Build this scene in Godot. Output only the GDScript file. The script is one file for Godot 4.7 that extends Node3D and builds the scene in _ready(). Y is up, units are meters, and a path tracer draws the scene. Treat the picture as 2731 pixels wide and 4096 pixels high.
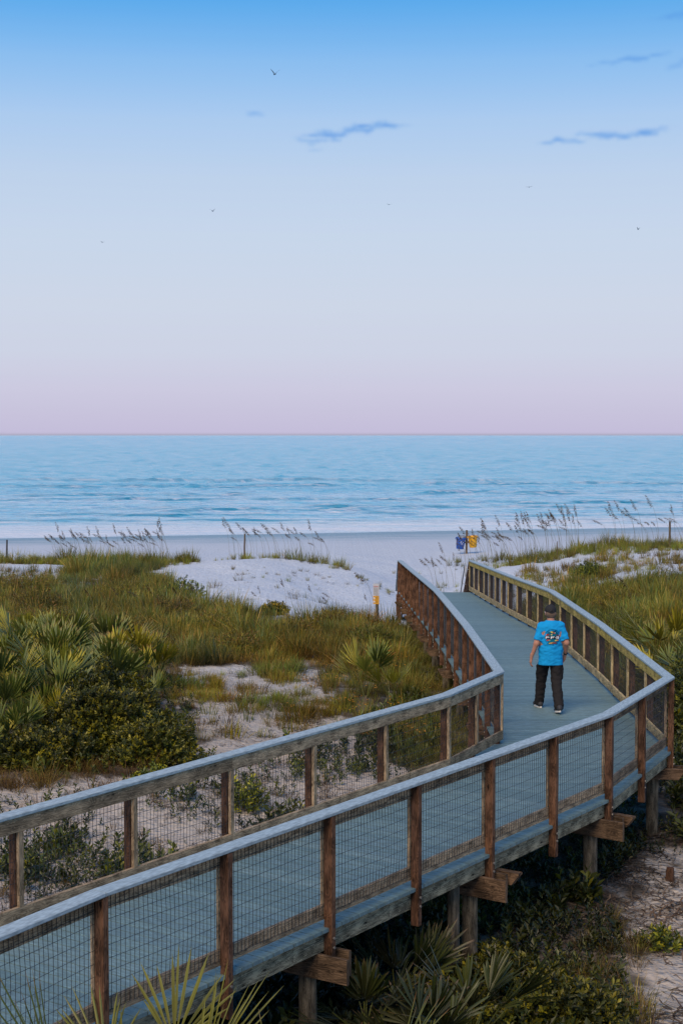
extends Node3D

const DECK := 3.0
const GX := [-24.0, -14.0, -7.0, -3.0, 0.4, 2.3, 4.5, 7.0, 11.0, 16.0, 26.0]
const GD := [0.0, 12.0, 20.0, 26.0, 32.0, 38.0, 44.0, 50.0, 56.0, 64.0, 70.0, 78.0, 90.0, 104.0, 118.0, 132.0]
const GH := [
	[1.7, 1.7, 1.7, 1.7, 1.7, 1.7, 1.7, 1.7, 1.7, 1.7, 1.7], [1.7, 1.7, 1.7, 1.7, 1.7, 1.7, 1.6, 1.5, 1.5, 1.6, 1.8],
	[1.8, 1.8, 1.75, 1.7, 1.7, 1.65, 1.6, 1.55, 1.6, 1.8, 2.0], [1.9, 1.9, 1.8, 1.75, 1.75, 1.75, 1.8, 1.85, 2.0, 2.2, 2.4],
	[2.0, 2.0, 1.95, 1.85, 1.75, 1.75, 1.85, 2.1, 2.3, 2.5, 2.6], [2.1, 2.1, 2.05, 1.95, 1.85, 1.7, 1.7, 2.15, 2.4, 2.6, 2.8],
	[2.15, 2.15, 2.1, 2.0, 1.85, 1.5, 1.5, 2.1, 2.4, 2.6, 2.8], [2.1, 2.1, 2.0, 1.85, 1.5, 1.2, 1.2, 1.9, 2.4, 2.6, 2.8],
	[2.15, 2.15, 2.1, 2.0, 1.35, 1.0, 1.0, 1.8, 2.45, 2.6, 2.8], [2.2, 2.16, 2.15, 2.4, 1.9, 1.2, 1.1, 2.0, 2.75, 2.85, 3.2],
	[1.7, 1.7, 1.6, 1.8, 1.4, 1.1, 1.1, 1.8, 2.4, 2.5, 2.8], [1.3, 1.25, 1.25, 1.25, 1.2, 1.1, 1.1, 1.25, 1.4, 1.5, 1.6],
	[0.95, 0.95, 0.95, 0.95, 0.95, 0.95, 0.95, 0.95, 0.95, 0.95, 0.95], [0.5, 0.5, 0.5, 0.5, 0.5, 0.5, 0.5, 0.5, 0.5, 0.5, 0.5],
	[0.0, 0.0, 0.0, 0.0, 0.0, 0.0, 0.0, 0.0, 0.0, 0.0, 0.0], [-0.7, -0.7, -0.7, -0.7, -0.7, -0.7, -0.7, -0.7, -0.7, -0.7, -0.7]]

var rng := RandomNumberGenerator.new()
var dune_noise := FastNoiseLite.new()
var fine_noise := FastNoiseLite.new()
var patch_noise := FastNoiseLite.new()
var M := {}
var taken := {}
var path_left := PackedVector2Array()
var path_right := PackedVector2Array()
var deck_outline := PackedVector2Array()

# ---------------------------------------------------------------- helpers
func numbered(called: String) -> String:
	var n: int = taken.get(called, 0)
	taken[called] = n + 1
	return called if n == 0 else "%s_%03d" % [called, n]

func thing(called: String, label: String, category: String, at := Vector3.ZERO, turn := 0.0, group := "", kind := "") -> Node3D:
	var o := Node3D.new()
	o.name = numbered(called)
	add_child(o)
	o.position = at
	o.rotation.y = turn
	tag(o, label, category, group, kind)
	return o

func tag(o: Node3D, label: String, category: String, group := "", kind := "") -> void:
	if label: o.set_meta("label", label)
	if category: o.set_meta("category", category)
	if group: o.set_meta("group", group)
	if kind: o.set_meta("kind", kind)

func child_name(parent: Node, called: String) -> String:
	var key := "%d/%s" % [parent.get_instance_id(), called]
	var n: int = taken.get(key, 0)
	taken[key] = n + 1
	return called if n == 0 else "%s_%03d" % [called, n]

func part(called: String, mesh: Mesh, material: Material, parent: Node, at := Transform3D.IDENTITY) -> MeshInstance3D:
	var o := MeshInstance3D.new()
	o.name = numbered(called) if parent == self else child_name(parent, called)
	o.mesh = mesh
	o.material_override = material
	o.transform = at
	parent.add_child(o, true)
	return o

func begin() -> SurfaceTool:
	var st := SurfaceTool.new()
	st.begin(Mesh.PRIMITIVE_TRIANGLES)
	return st

func close(st: SurfaceTool, smooth := false) -> ArrayMesh:
	if smooth:
		st.index()
	st.generate_normals()
	return st.commit()

# corners run counterclockwise as seen from outside
func tri(st: SurfaceTool, a: Vector3, b: Vector3, c: Vector3, ua := Vector2.ZERO, ub := Vector2.ZERO, uc := Vector2.ZERO) -> void:
	st.set_uv(ua); st.add_vertex(a)
	st.set_uv(uc); st.add_vertex(c)
	st.set_uv(ub); st.add_vertex(b)

func quad(st: SurfaceTool, a: Vector3, b: Vector3, c: Vector3, d: Vector3, ua := Vector2.ZERO, ub := Vector2.ZERO, uc := Vector2.ZERO, ud := Vector2.ZERO) -> void:
	tri(st, a, b, c, ua, ub, uc)
	tri(st, a, c, d, ua, uc, ud)

# a board with chamfered edges from a to b; u and v are its half width and half height as vectors
func beam(st: SurfaceTool, a: Vector3, b: Vector3, u: Vector3, v: Vector3, chamfer := 0.005) -> void:
	st.set_smooth_group(-1)
	var lu := u.length()
	var lv := v.length()
	var cu := u * (1.0 - minf(chamfer / lu, 0.4))
	var cv := v * (1.0 - minf(chamfer / lv, 0.4))
	var ring := [u + cv, cu + v, -cu + v, -u + cv, -u - cv, -cu - v, cu - v, u - cv]
	var along := b - a
	if u.cross(v).dot(along) < 0.0:
		ring.reverse()
	var o := Vector2(rng.randf(), rng.randf())
	var length := along.length() / 1.6
	var p := 0.0
	for i in 8:
		var r0: Vector3 = ring[i]
		var r1: Vector3 = ring[(i + 1) % 8]
		var q := p + (r1 - r0).length() / 0.4
		quad(st, a + r0, a + r1, b + r1, b + r0, o + Vector2(p, 0), o + Vector2(q, 0), o + Vector2(q, length), o + Vector2(p, length))
		p = q
	for i in range(1, 7):
		tri(st, b + ring[0], b + ring[i], b + ring[i + 1], o, o + Vector2(0.05, 0), o + Vector2(0.05, 0.02))
		tri(st, a + ring[0], a + ring[i + 1], a + ring[i], o, o + Vector2(0.05, 0), o + Vector2(0.05, 0.02))

func tube(st: SurfaceTool, points: Array, radii: Array, sides := 6, group := 1, capped := true) -> void:
	st.set_smooth_group(group)
	var rings := []
	var d0: Vector3 = points[1] - points[0]
	var u := d0.cross(Vector3.UP if absf(d0.normalized().y) < 0.9 else Vector3.RIGHT).normalized()
	for i in points.size():
		var d: Vector3 = (points[mini(i + 1, points.size() - 1)] - points[maxi(i - 1, 0)]).normalized()
		u = (u - d * u.dot(d)).normalized()
		var v := d.cross(u)
		var ring := []
		for k in sides:
			var a := TAU * k / sides
			ring.append(points[i] + (u * cos(a) + v * sin(a)) * radii[i])
		rings.append(ring)
	var y := 0.0
	for i in rings.size() - 1:
		var y1: float = y + (points[i + 1] - points[i]).length() / 1.6
		for k in sides:
			var k1 := (k + 1) % sides
			quad(st, rings[i][k], rings[i][k1], rings[i + 1][k1], rings[i + 1][k], Vector2(k * 0.25, y), Vector2(k * 0.25 + 0.25, y), Vector2(k * 0.25 + 0.25, y1), Vector2(k * 0.25, y1))
		y = y1
	if capped:
		st.set_smooth_group(-1)
		for k in range(1, sides - 1):
			tri(st, rings[-1][0], rings[-1][k], rings[-1][k + 1])
			tri(st, rings[0][0], rings[0][k + 1], rings[0][k])

func lathe(st: SurfaceTool, profile: Array, sides := 16, group := 1) -> void:
	st.set_smooth_group(group)
	for i in profile.size() - 1:
		var p: Vector2 = profile[i]
		var q: Vector2 = profile[i + 1]
		for k in sides:
			var a := TAU * k / sides
			var b := TAU * (k + 1) / sides
			var da := Vector3(sin(a), 0, cos(a))
			var db := Vector3(sin(b), 0, cos(b))
			quad(st, da * p.x + Vector3(0, p.y, 0), db * p.x + Vector3(0, p.y, 0), db * q.x + Vector3(0, q.y, 0), da * q.x + Vector3(0, q.y, 0))

func mat(albedo: Color, rough := 0.8, spec := 0.5) -> StandardMaterial3D:
	var m := StandardMaterial3D.new()
	m.albedo_color = albedo.linear_to_srgb()
	m.roughness = rough
	m.metallic_specular = spec
	return m

func picture(w: int, h: int, f: PackedFloat32Array) -> ImageTexture:
	var bytes := PackedByteArray()
	bytes.resize(w * h)
	for i in w * h:
		bytes[i] = clampi(int(f[i] * 255.0), 0, 255)
	return ImageTexture.create_from_image(Image.create_from_data(w, h, false, Image.FORMAT_L8, bytes))

func noise(s: int, freq: float, octaves := 4) -> FastNoiseLite:
	var n := FastNoiseLite.new()
	n.seed = s
	n.frequency = freq
	n.fractal_octaves = octaves
	n.noise_type = FastNoiseLite.TYPE_SIMPLEX_SMOOTH
	return n

# wood grain that runs along v, with flat-sawn rings and a few knots; brightness only
func wood_texture(s: int, contrast: float, knots: int) -> ImageTexture:
	var w := 128
	var h := 512
	var n1 := noise(s, 1.0, 4)
	var n2 := noise(s + 7, 1.0, 3)
	var r := RandomNumberGenerator.new()
	r.seed = s * 31 + 5
	var spots := []
	for k in knots:
		spots.append([r.randf() * w, r.randf() * h, r.randf_range(2.0, 4.5)])
	var f := PackedFloat32Array()
	f.resize(w * h)
	for y in h:
		for x in w:
			var bend := 0.0
			var dark := 0.0
			for k in spots:
				var dx: float = x - k[0]
				var dy: float = (y - k[1]) * 0.45
				var d := sqrt(dx * dx + dy * dy) / float(k[2])
				if d < 6.0:
					bend += exp(-d * d * 0.25) * 3.0
					dark += exp(-d * d * 1.2)
			var a := absf(x - 64.0) / 64.0
			var ring := sin((a * 5.0 + n2.get_noise_2d(x * 0.02, y * 0.006) * 5.0 + bend) * TAU)
			var fibre := n1.get_noise_2d(x * 0.35, y * 0.012)
			var stain := n2.get_noise_2d(x * 0.012 + 40.0, y * 0.008)
			f[y * w + x] = clampf(0.74 + contrast * (fibre * 0.34 + ring * 0.09 + stain * 0.3) - dark * 0.5, 0.08, 1.0)
	return picture(w, h, f)

func soft_texture(s: int, size: int, freq: float, low: float, high: float, octaves := 5) -> NoiseTexture2D:
	var t := NoiseTexture2D.new()
	t.width = size
	t.height = size
	t.seamless = true
	t.noise = noise(s, freq, octaves)
	var g := Gradient.new()
	g.set_color(0, Color(low, low, low))
	g.set_color(1, Color(high, high, high))
	t.color_ramp = g
	return t

func wood(albedo: Color, texture: Texture2D, rough := 0.85) -> StandardMaterial3D:
	var m := mat(albedo, rough, 0.3)
	m.albedo_texture = texture
	m.heightmap_enabled = true
	m.heightmap_texture = texture
	m.heightmap_scale = 0.25
	return m

# ---------------------------------------------------------------- the ground
func shore(x: float, d: float) -> float:
	return d - 0.26 * x * smoothstep(72.0, 112.0, d)

func ground(x: float, z: float) -> float:
	var d := shore(clampf(x, -40.0, 40.0), -z)
	d = clampf(d, 0.0, 131.9)
	var i := 0
	while GD[i + 1] <= d: i += 1
	var xx := clampf(x, -24.0, 25.9)
	var j := 0
	while GX[j + 1] <= xx: j += 1
	var t: float = (d - GD[i]) / (GD[i + 1] - GD[i])
	t = t * t * (3.0 - 2.0 * t) * 0.6 + t * 0.4
	var s: float = (xx - GX[j]) / (GX[j + 1] - GX[j])
	s = s * s * (3.0 - 2.0 * s) * 0.6 + s * 0.4
	var y := lerpf(lerpf(GH[i][j], GH[i][j + 1], s), lerpf(GH[i + 1][j], GH[i + 1][j + 1], s), t)
	var calm := smoothstep(100.0, 72.0, d)
	y += dune_noise.get_noise_2d(x, z) * 0.16 * calm
	y += fine_noise.get_noise_2d(x, z) * lerpf(0.012, 0.055, calm) * smoothstep(118.0, 108.0, d)
	return y

func on_ground(x: float, z: float) -> Vector3:
	return Vector3(x, ground(x, z), z)

func grid(xs: PackedFloat32Array, zs: PackedFloat32Array, heights: PackedFloat32Array, colors := PackedColorArray()) -> ArrayMesh:
	var nx := xs.size()
	var nz := zs.size()
	var v := PackedVector3Array()
	var uv := PackedVector2Array()
	var nrm := PackedVector3Array()
	var ix := PackedInt32Array()
	v.resize(nx * nz); uv.resize(nx * nz); nrm.resize(nx * nz)
	for j in nz:
		for i in nx:
			v[j * nx + i] = Vector3(xs[i], heights[j * nx + i], zs[j])
			uv[j * nx + i] = Vector2(xs[i], zs[j])
	for j in nz:
		for i in nx:
			var a := v[j * nx + maxi(i - 1, 0)]
			var b := v[j * nx + mini(i + 1, nx - 1)]
			var c := v[maxi(j - 1, 0) * nx + i]
			var d := v[mini(j + 1, nz - 1) * nx + i]
			nrm[j * nx + i] = (c - d).cross(b - a).normalized() * (1.0 if (c - d).cross(b - a).y > 0.0 else -1.0)
	ix.resize((nx - 1) * (nz - 1) * 6)
	var k := 0
	for j in nz - 1:
		for i in nx - 1:
			var a := j * nx + i
			for q in [a, a + nx, a + 1, a + 1, a + nx, a + nx + 1]:
				ix[k] = q
				k += 1
	var arrays := []
	arrays.resize(Mesh.ARRAY_MAX)
	arrays[Mesh.ARRAY_VERTEX] = v
	arrays[Mesh.ARRAY_NORMAL] = nrm
	arrays[Mesh.ARRAY_TEX_UV] = uv
	arrays[Mesh.ARRAY_INDEX] = ix
	if colors.size():
		arrays[Mesh.ARRAY_COLOR] = colors
	var m := ArrayMesh.new()
	m.add_surface_from_arrays(Mesh.PRIMITIVE_TRIANGLES, arrays)
	return m

# dark ground colour that paints in shade under the deck and thick plants
const SHADE_AREAS := [
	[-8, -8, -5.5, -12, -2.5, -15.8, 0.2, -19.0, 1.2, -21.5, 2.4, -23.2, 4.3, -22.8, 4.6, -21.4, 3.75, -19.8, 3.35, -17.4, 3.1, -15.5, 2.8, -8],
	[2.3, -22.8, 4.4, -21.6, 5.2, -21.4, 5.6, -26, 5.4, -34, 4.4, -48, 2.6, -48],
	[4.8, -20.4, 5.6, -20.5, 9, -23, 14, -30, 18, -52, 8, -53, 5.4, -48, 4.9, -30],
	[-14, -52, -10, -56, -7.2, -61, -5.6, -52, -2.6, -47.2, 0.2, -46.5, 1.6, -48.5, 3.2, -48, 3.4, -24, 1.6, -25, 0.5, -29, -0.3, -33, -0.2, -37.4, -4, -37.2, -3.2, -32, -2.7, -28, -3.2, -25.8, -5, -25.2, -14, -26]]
var shade_outlines := []

func ground_shade(x: float, z: float) -> float:
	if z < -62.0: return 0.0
	if shade_outlines.is_empty():
		for flat in SHADE_AREAS:
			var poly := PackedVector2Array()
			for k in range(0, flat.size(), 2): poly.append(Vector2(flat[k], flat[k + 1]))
			shade_outlines.append(poly)
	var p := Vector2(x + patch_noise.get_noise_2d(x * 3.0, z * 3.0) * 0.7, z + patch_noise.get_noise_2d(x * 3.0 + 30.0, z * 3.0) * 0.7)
	for poly in shade_outlines:
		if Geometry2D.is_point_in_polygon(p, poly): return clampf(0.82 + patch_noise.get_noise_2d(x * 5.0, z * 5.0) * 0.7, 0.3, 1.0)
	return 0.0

func build_ground() -> void:
	var xs := PackedFloat32Array([-700, -400, -250, -160, -110, -80, -60, -45, -35, -29, -25])
	var x := -22.0
	while x < 24.0:
		xs.append(x)
		x += 0.16 if absf(x) < 9.0 else 0.32
	xs.append_array(PackedFloat32Array([25, 28, 33, 40, 50, 65, 90, 120, 160, 250, 400, 700]))
	var zs := PackedFloat32Array([40, 30, 20, 12, 6, 2, -2, -5, -8, -10])
	var d := 11.0
	while d < 134.0:
		zs.append(-d)
		d += 0.16 if d < 38.0 else (0.26 if d < 66.0 else 0.6)
	zs.append_array(PackedFloat32Array([-140, -150]))
	var nx := xs.size()
	var hs := PackedFloat32Array()
	var cs := PackedColorArray()
	hs.resize(nx * zs.size()); cs.resize(nx * zs.size())
	for j in zs.size():
		for i in nx:
			var y := ground(xs[i], zs[j])
			hs[j * nx + i] = y
			var dd := shore(xs[i], -zs[j])
			var damp := smoothstep(94.0, 113.0, dd + patch_noise.get_noise_2d(xs[i] * 0.3, zs[j] * 2.0) * 9.0)
			var litter := smoothstep(0.05, 0.5, patch_noise.get_noise_2d(xs[i] * 1.3, zs[j] * 1.3)) * smoothstep(60.0, 30.0, dd) * 0.35
			var painted_shade := ground_shade(xs[i], zs[j])  # shade painted into the sand colour
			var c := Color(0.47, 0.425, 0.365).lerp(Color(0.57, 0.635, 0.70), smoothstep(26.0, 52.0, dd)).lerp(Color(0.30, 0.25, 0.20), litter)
			cs[j * nx + i] = c.lerp(Color(0.055, 0.045, 0.032), painted_shade).lerp(Color(0.29, 0.43, 0.52), damp)
	var m := mat(Color.WHITE, 0.92, 0.25)
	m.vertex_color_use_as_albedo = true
	m.albedo_texture = soft_texture(11, 512, 0.02, 0.86, 1.0)
	m.uv1_triplanar = true
	m.uv1_world_triplanar = true
	m.uv1_scale = Vector3.ONE * 0.45
	m.heightmap_enabled = true
	m.heightmap_texture = soft_texture(12, 512, 0.03, 0.0, 1.0)
	m.heightmap_scale = 5.0
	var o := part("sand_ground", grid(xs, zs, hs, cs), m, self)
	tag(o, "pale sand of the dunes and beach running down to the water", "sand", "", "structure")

# ---------------------------------------------------------------- the sea
const BREAKERS := [
	# distance, from x, to x, height, width
	[153.0, -26.0, -15.0, 0.42, 2.70], [151.0, -19.0, 4.0, 0.30, 2.16], [157.0, -4.0, 8.0, 0.42, 2.70], [158.0, 4.0, 30.0, 0.22, 2.16],
	[194.0, 8.0, 31.0, 0.55, 3.96], [196.0, 33.0, 60.0, 0.5, 3.96], [190.0, -40.0, -10.0, 0.28, 3.24], [176.0, -60.0, 12.0, 0.24, 2.52],
	[168.0, 12.0, 60.0, 0.28, 2.70], [145.0, 0.0, 12.0, 0.26, 1.62], [143.0, -30.0, -6.0, 0.2, 1.62], [141.0, 8.0, 40.0, 0.18, 1.62], [134.0, -40.0, 40.0, 0.13, 1.26],
	[129.0, -40.0, 6.0, 0.10, 0.99], [131.5, 4.0, 50.0, 0.10, 0.99], [220.0, -50.0, 0.0, 0.4, 4.32], [232.0, 10.0, 60.0, 0.36, 4.68], [250.0, -70.0, 30.0, 0.36, 5.40]]

func build_sea() -> void:
	var ds := PackedFloat32Array()
	var d := 108.0
	while d < 232.0:
		ds.append(d)
		d += 0.42
	while d < 9000.0:
		ds.append(d)
		d *= 1.011 if d < 900.0 else 1.03
	var n := 290
	var v := PackedVector3Array()
	var col := PackedColorArray()
	var uv := PackedVector2Array()
	var nrm := PackedVector3Array()
	v.resize(n * ds.size()); col.resize(v.size()); uv.resize(v.size()); nrm.resize(v.size())
	var na := noise(21, 1.0, 3)
	var nb := noise(22, 1.0, 2)
	var nf := noise(23, 1.0, 4)
	for j in ds.size():
		var dist := ds[j]
		var half := 1.5 * dist + 60.0
		var spread := smoothstep(112.0, 150.0, dist)
		for i in n:
			var u := i / (n - 1.0) * 2.0 - 1.0
			var x := half * u * (0.2 + 0.8 * u * u * u * u)
			var s := shore(x, dist)
			var y := 0.015
			var foam := 0.0
			var face := 0.0
			if dist < 900.0:
				var far := 1.0 - smoothstep(300.0, 900.0, dist)
				y += na.get_noise_2d(x * 0.16, dist * 0.55) * 0.10 * spread * (0.6 + far)
				y += nb.get_noise_2d(x * 0.05, dist * 0.16) * (0.10 + 0.16 * smoothstep(180.0, 260.0, dist)) * spread
			if dist > 170.0 and dist < 1400.0:
				y += nf.get_noise_2d(x / dist * 95.0, log(dist) * 75.0) * 0.0007 * dist * smoothstep(170.0, 260.0, dist) * smoothstep(1400.0, 700.0, dist)
			if dist < 275.0:
				var wob := nb.get_noise_2d(x * 0.09, 7.0) * 2.6
				for b in BREAKERS:
					var off: float = dist + wob * float(b[4]) * 0.5 - b[0]
					if absf(off) > b[4] * 3.6: continue
					var edge := smoothstep(b[1] - 3.0, b[1] + 4.0, x) * smoothstep(b[2] + 3.0, b[2] - 4.0, x)
					if edge <= 0.0: continue
					edge *= 0.65 + 0.55 * nf.get_noise_2d(x * 0.12, b[0])
					var w: float = b[4] * (0.55 if off < 0.0 else 1.6)
					var bump := exp(-(off / w) * (off / w))
					y += b[3] * edge * bump
					face = maxf(face, edge * smoothstep(-w * 2.2, -w * 0.8, off) * smoothstep(w * 0.5, 0.0, off) * minf(1.0, b[3] * 7.0))  # shoreward wave faces painted darker in place of their weaker sky reflection
					foam = maxf(foam, edge * 0.85 * smoothstep(-w * 3.4, -w * 2.3, off) * smoothstep(-w * 1.6, -w * 2.1, off) * smoothstep(-0.25, 0.3, nf.get_noise_2d(x * 0.5, dist * 1.5)))
					if b[3] > 0.2 and nf.get_noise_2d(x * 0.22 + b[0], dist * 0.4) > 0.12 and bump > 0.45 and off < 0.6:
						foam = maxf(foam, edge * 0.8)
			var wash := smoothstep(0.1, 0.5, nf.get_noise_2d(x * 0.10, dist * 0.9)) * (1.0 - smoothstep(121.0, 150.0, s))
			foam = maxf(foam, wash * 0.55)
			var streak := nf.get_noise_2d(x * 0.035, dist * 0.42) + 0.5 * nf.get_noise_2d(x * 0.12, dist * 1.1)
			var gust := nf.get_noise_2d(x / dist * 55.0, log(dist) * 48.0)
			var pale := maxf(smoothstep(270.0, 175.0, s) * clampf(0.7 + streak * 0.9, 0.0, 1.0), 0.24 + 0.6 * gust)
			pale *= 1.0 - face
			for line in [119.5, 122.6, 126.4, 132.5, 138.0, 147.0]:
				var near: float = absf(s - line - nf.get_noise_2d(x * 0.045, line) * 2.4) / (0.35 + (line - 118.0) * 0.02)
				if near < 1.0: foam = maxf(foam, (1.0 - near) * 1.0 * smoothstep(-0.3, 0.25, nf.get_noise_2d(x * 0.16, line * 3.0)))
			if s < 140.0:
				foam = maxf(foam, smoothstep(137.0, 127.0, s + nf.get_noise_2d(x * 0.05, 3.0) * 3.0) * (0.72 + 0.4 * streak))
			var k := j * n + i
			v[k] = Vector3(x, y, -dist)
			uv[k] = Vector2(x, -dist)
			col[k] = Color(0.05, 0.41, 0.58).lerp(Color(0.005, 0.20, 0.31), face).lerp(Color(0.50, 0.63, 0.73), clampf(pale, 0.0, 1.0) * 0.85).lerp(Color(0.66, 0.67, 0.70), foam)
	for j in ds.size():
		for i in n:
			var a := v[j * n + maxi(i - 1, 0)]
			var b := v[j * n + mini(i + 1, n - 1)]
			var c := v[maxi(j - 1, 0) * n + i]
			var e := v[mini(j + 1, ds.size() - 1) * n + i]
			var q := (c - e).cross(b - a).normalized()
			nrm[j * n + i] = q if q.y > 0.0 else -q
	var ix := PackedInt32Array()
	ix.resize((n - 1) * (ds.size() - 1) * 6)
	var k := 0
	for j in ds.size() - 1:
		for i in n - 1:
			var a := j * n + i
			for q in [a, a + n, a + 1, a + 1, a + n, a + n + 1]:
				ix[k] = q
				k += 1
	var arrays := []
	arrays.resize(Mesh.ARRAY_MAX)
	arrays[Mesh.ARRAY_VERTEX] = v
	arrays[Mesh.ARRAY_NORMAL] = nrm
	arrays[Mesh.ARRAY_TEX_UV] = uv
	arrays[Mesh.ARRAY_COLOR] = col
	arrays[Mesh.ARRAY_INDEX] = ix
	var mesh := ArrayMesh.new()
	mesh.add_surface_from_arrays(Mesh.PRIMITIVE_TRIANGLES, arrays)
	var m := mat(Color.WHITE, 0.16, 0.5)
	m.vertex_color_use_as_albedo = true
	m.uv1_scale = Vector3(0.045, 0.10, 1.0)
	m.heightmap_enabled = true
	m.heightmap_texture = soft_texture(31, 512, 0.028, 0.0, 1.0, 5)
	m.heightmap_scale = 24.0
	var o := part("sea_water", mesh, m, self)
	tag(o, "blue sea with low breaking waves reaching to the horizon", "sea", "", "structure")

func build_sky() -> PanoramaSkyMaterial:
	# colour by height above the horizon, in degrees, as the eye sees it
	var stops := [[-90.0, Color8(150, 158, 170)], [-1.0, Color8(178, 172, 196)], [0.0, Color8(196, 190, 218)], [0.7, Color8(200, 195, 220)], [1.6, Color8(204, 202, 224)], [3.0, Color8(206, 211, 229)], [5.0, Color8(205, 215, 232)],
		[7.5, Color8(199, 214, 235)], [9.5, Color8(190, 210, 236)], [11.5, Color8(172, 203, 239)], [13.5, Color8(140, 190, 240)], [15.6, Color8(94, 171, 236)], [20.0, Color8(80, 159, 227)], [45.0, Color8(62, 136, 208)], [90.0, Color8(52, 118, 194)]]
	var w := 4096
	var h := 2048
	var im := Image.create(w, h, false, Image.FORMAT_RGB8)
	for row in h:
		im.fill_rect(Rect2i(0, row, w, 1), sky_at(stops, 90.0 - (row + 0.5) / h * 180.0))
	# thin dusk clouds: azimuth, elevation, half width, half height, tilt, strength
	var clouds := [[0.35, 11.07, 2.7, 0.28, 0.10, 1.0], [1.3, 11.27, 1.0, 0.14, 0.0, 0.75], [-0.9, 10.75, 1.2, 0.2, 0.05, 0.6], [-3.2, 11.68, 0.6, 0.10, 0.0, 0.8], [-0.95, 10.45, 0.5, 0.10, 0.0, 0.3],
		[10.0, 10.78, 1.9, 0.24, -0.02, 1.0], [8.2, 10.62, 1.3, 0.17, 0.02, 1.0], [11.3, 10.83, 1.0, 0.2, 0.12, 0.9], [10.6, 13.4, 2.0, 0.17, 0.13, 0.9], [12.6, 13.2, 1.0, 0.28, 0.05, 0.45], [12.4, 14.85, 1.1, 0.3, 0.1, 0.6], [12.9, 13.8, 0.6, 0.16, 0.1, 0.35]]
	var nc := noise(77, 1.0, 5)
	for c in clouds:
		var x0 := int(((c[0] - c[2] * 1.5) / 360.0 + 0.5) * w)
		var x1 := int(((c[0] + c[2] * 1.5) / 360.0 + 0.5) * w)
		var y0 := int((90.0 - c[1] - c[3] * 4.0) / 180.0 * h)
		var y1 := int((90.0 - c[1] + c[3] * 4.0) / 180.0 * h)
		for y in range(y0, y1 + 1):
			for x in range(x0, x1 + 1):
				var az := ((x + 0.5) / w - 0.5) * 360.0
				var el := 90.0 - (y + 0.5) / h * 180.0
				var a: float = (az - c[0]) / c[2]
				var e: float = (el - c[1] - (az - c[0]) * c[4] - nc.get_noise_2d(az * 0.7, c[0] * 5.0) * c[3] * 0.8) / c[3]
				var n := nc.get_noise_2d(az * 1.1, el * 7.0)
				var thick := (1.0 - a * a) * 1.0 - absf(e) * (1.25 if e < 0.0 else 1.0) + n * 0.5 - 0.12
				var s: float = smoothstep(0.0, 1.0, thick) * c[5] * 0.60
				if s > 0.0:
					im.set_pixel(posmod(x + w / 2, w), y, im.get_pixel(posmod(x + w / 2, w), y).lerp(Color8(82, 146, 226), s))
	var sky := PanoramaSkyMaterial.new()
	sky.panorama = ImageTexture.create_from_image(im)
	return sky

func sky_at(stops: Array, el: float) -> Color:
	for i in stops.size() - 1:
		if el <= stops[i + 1][0]:
			var t: float = (el - stops[i][0]) / (stops[i + 1][0] - stops[i][0])
			return (stops[i][1] as Color).lerp(stops[i + 1][1], t)
	return stops[-1][1]

# ---------------------------------------------------------------- the boardwalk
func deck_y(z: float) -> float:
	var d := -z
	return DECK if d < 33.6 else DECK - (0.0436 * (d - 34.2) if d > 34.8 else 0.0436 * (d - 33.6) * (d - 33.6) / 2.4)

func offset_path(path: PackedVector2Array, s: float, sign_out: float) -> PackedVector2Array:
	# s metres away from the walkway, with mitred corners
	var out := PackedVector2Array()
	for i in path.size():
		var n0 := Vector2.ZERO
		var n1 := Vector2.ZERO
		if i > 0: n0 = side_of((path[i] - path[i - 1]).normalized(), sign_out)
		if i < path.size() - 1: n1 = side_of((path[i + 1] - path[i]).normalized(), sign_out)
		if i == 0: n0 = n1
		if i == path.size() - 1: n1 = n0
		out.append(path[i] + (n0 + n1) * s / (1.0 + n0.dot(n1)))
	return out

# the outward side of a direction in (x, z); away from the viewer is -z
func side_of(t: Vector2, sign_out: float) -> Vector2:
	return Vector2(-t.y, t.x) * sign_out

func v3(p: Vector2, up: float) -> Vector3:
	return Vector3(p.x, deck_y(p.y) + up, p.y)

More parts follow.
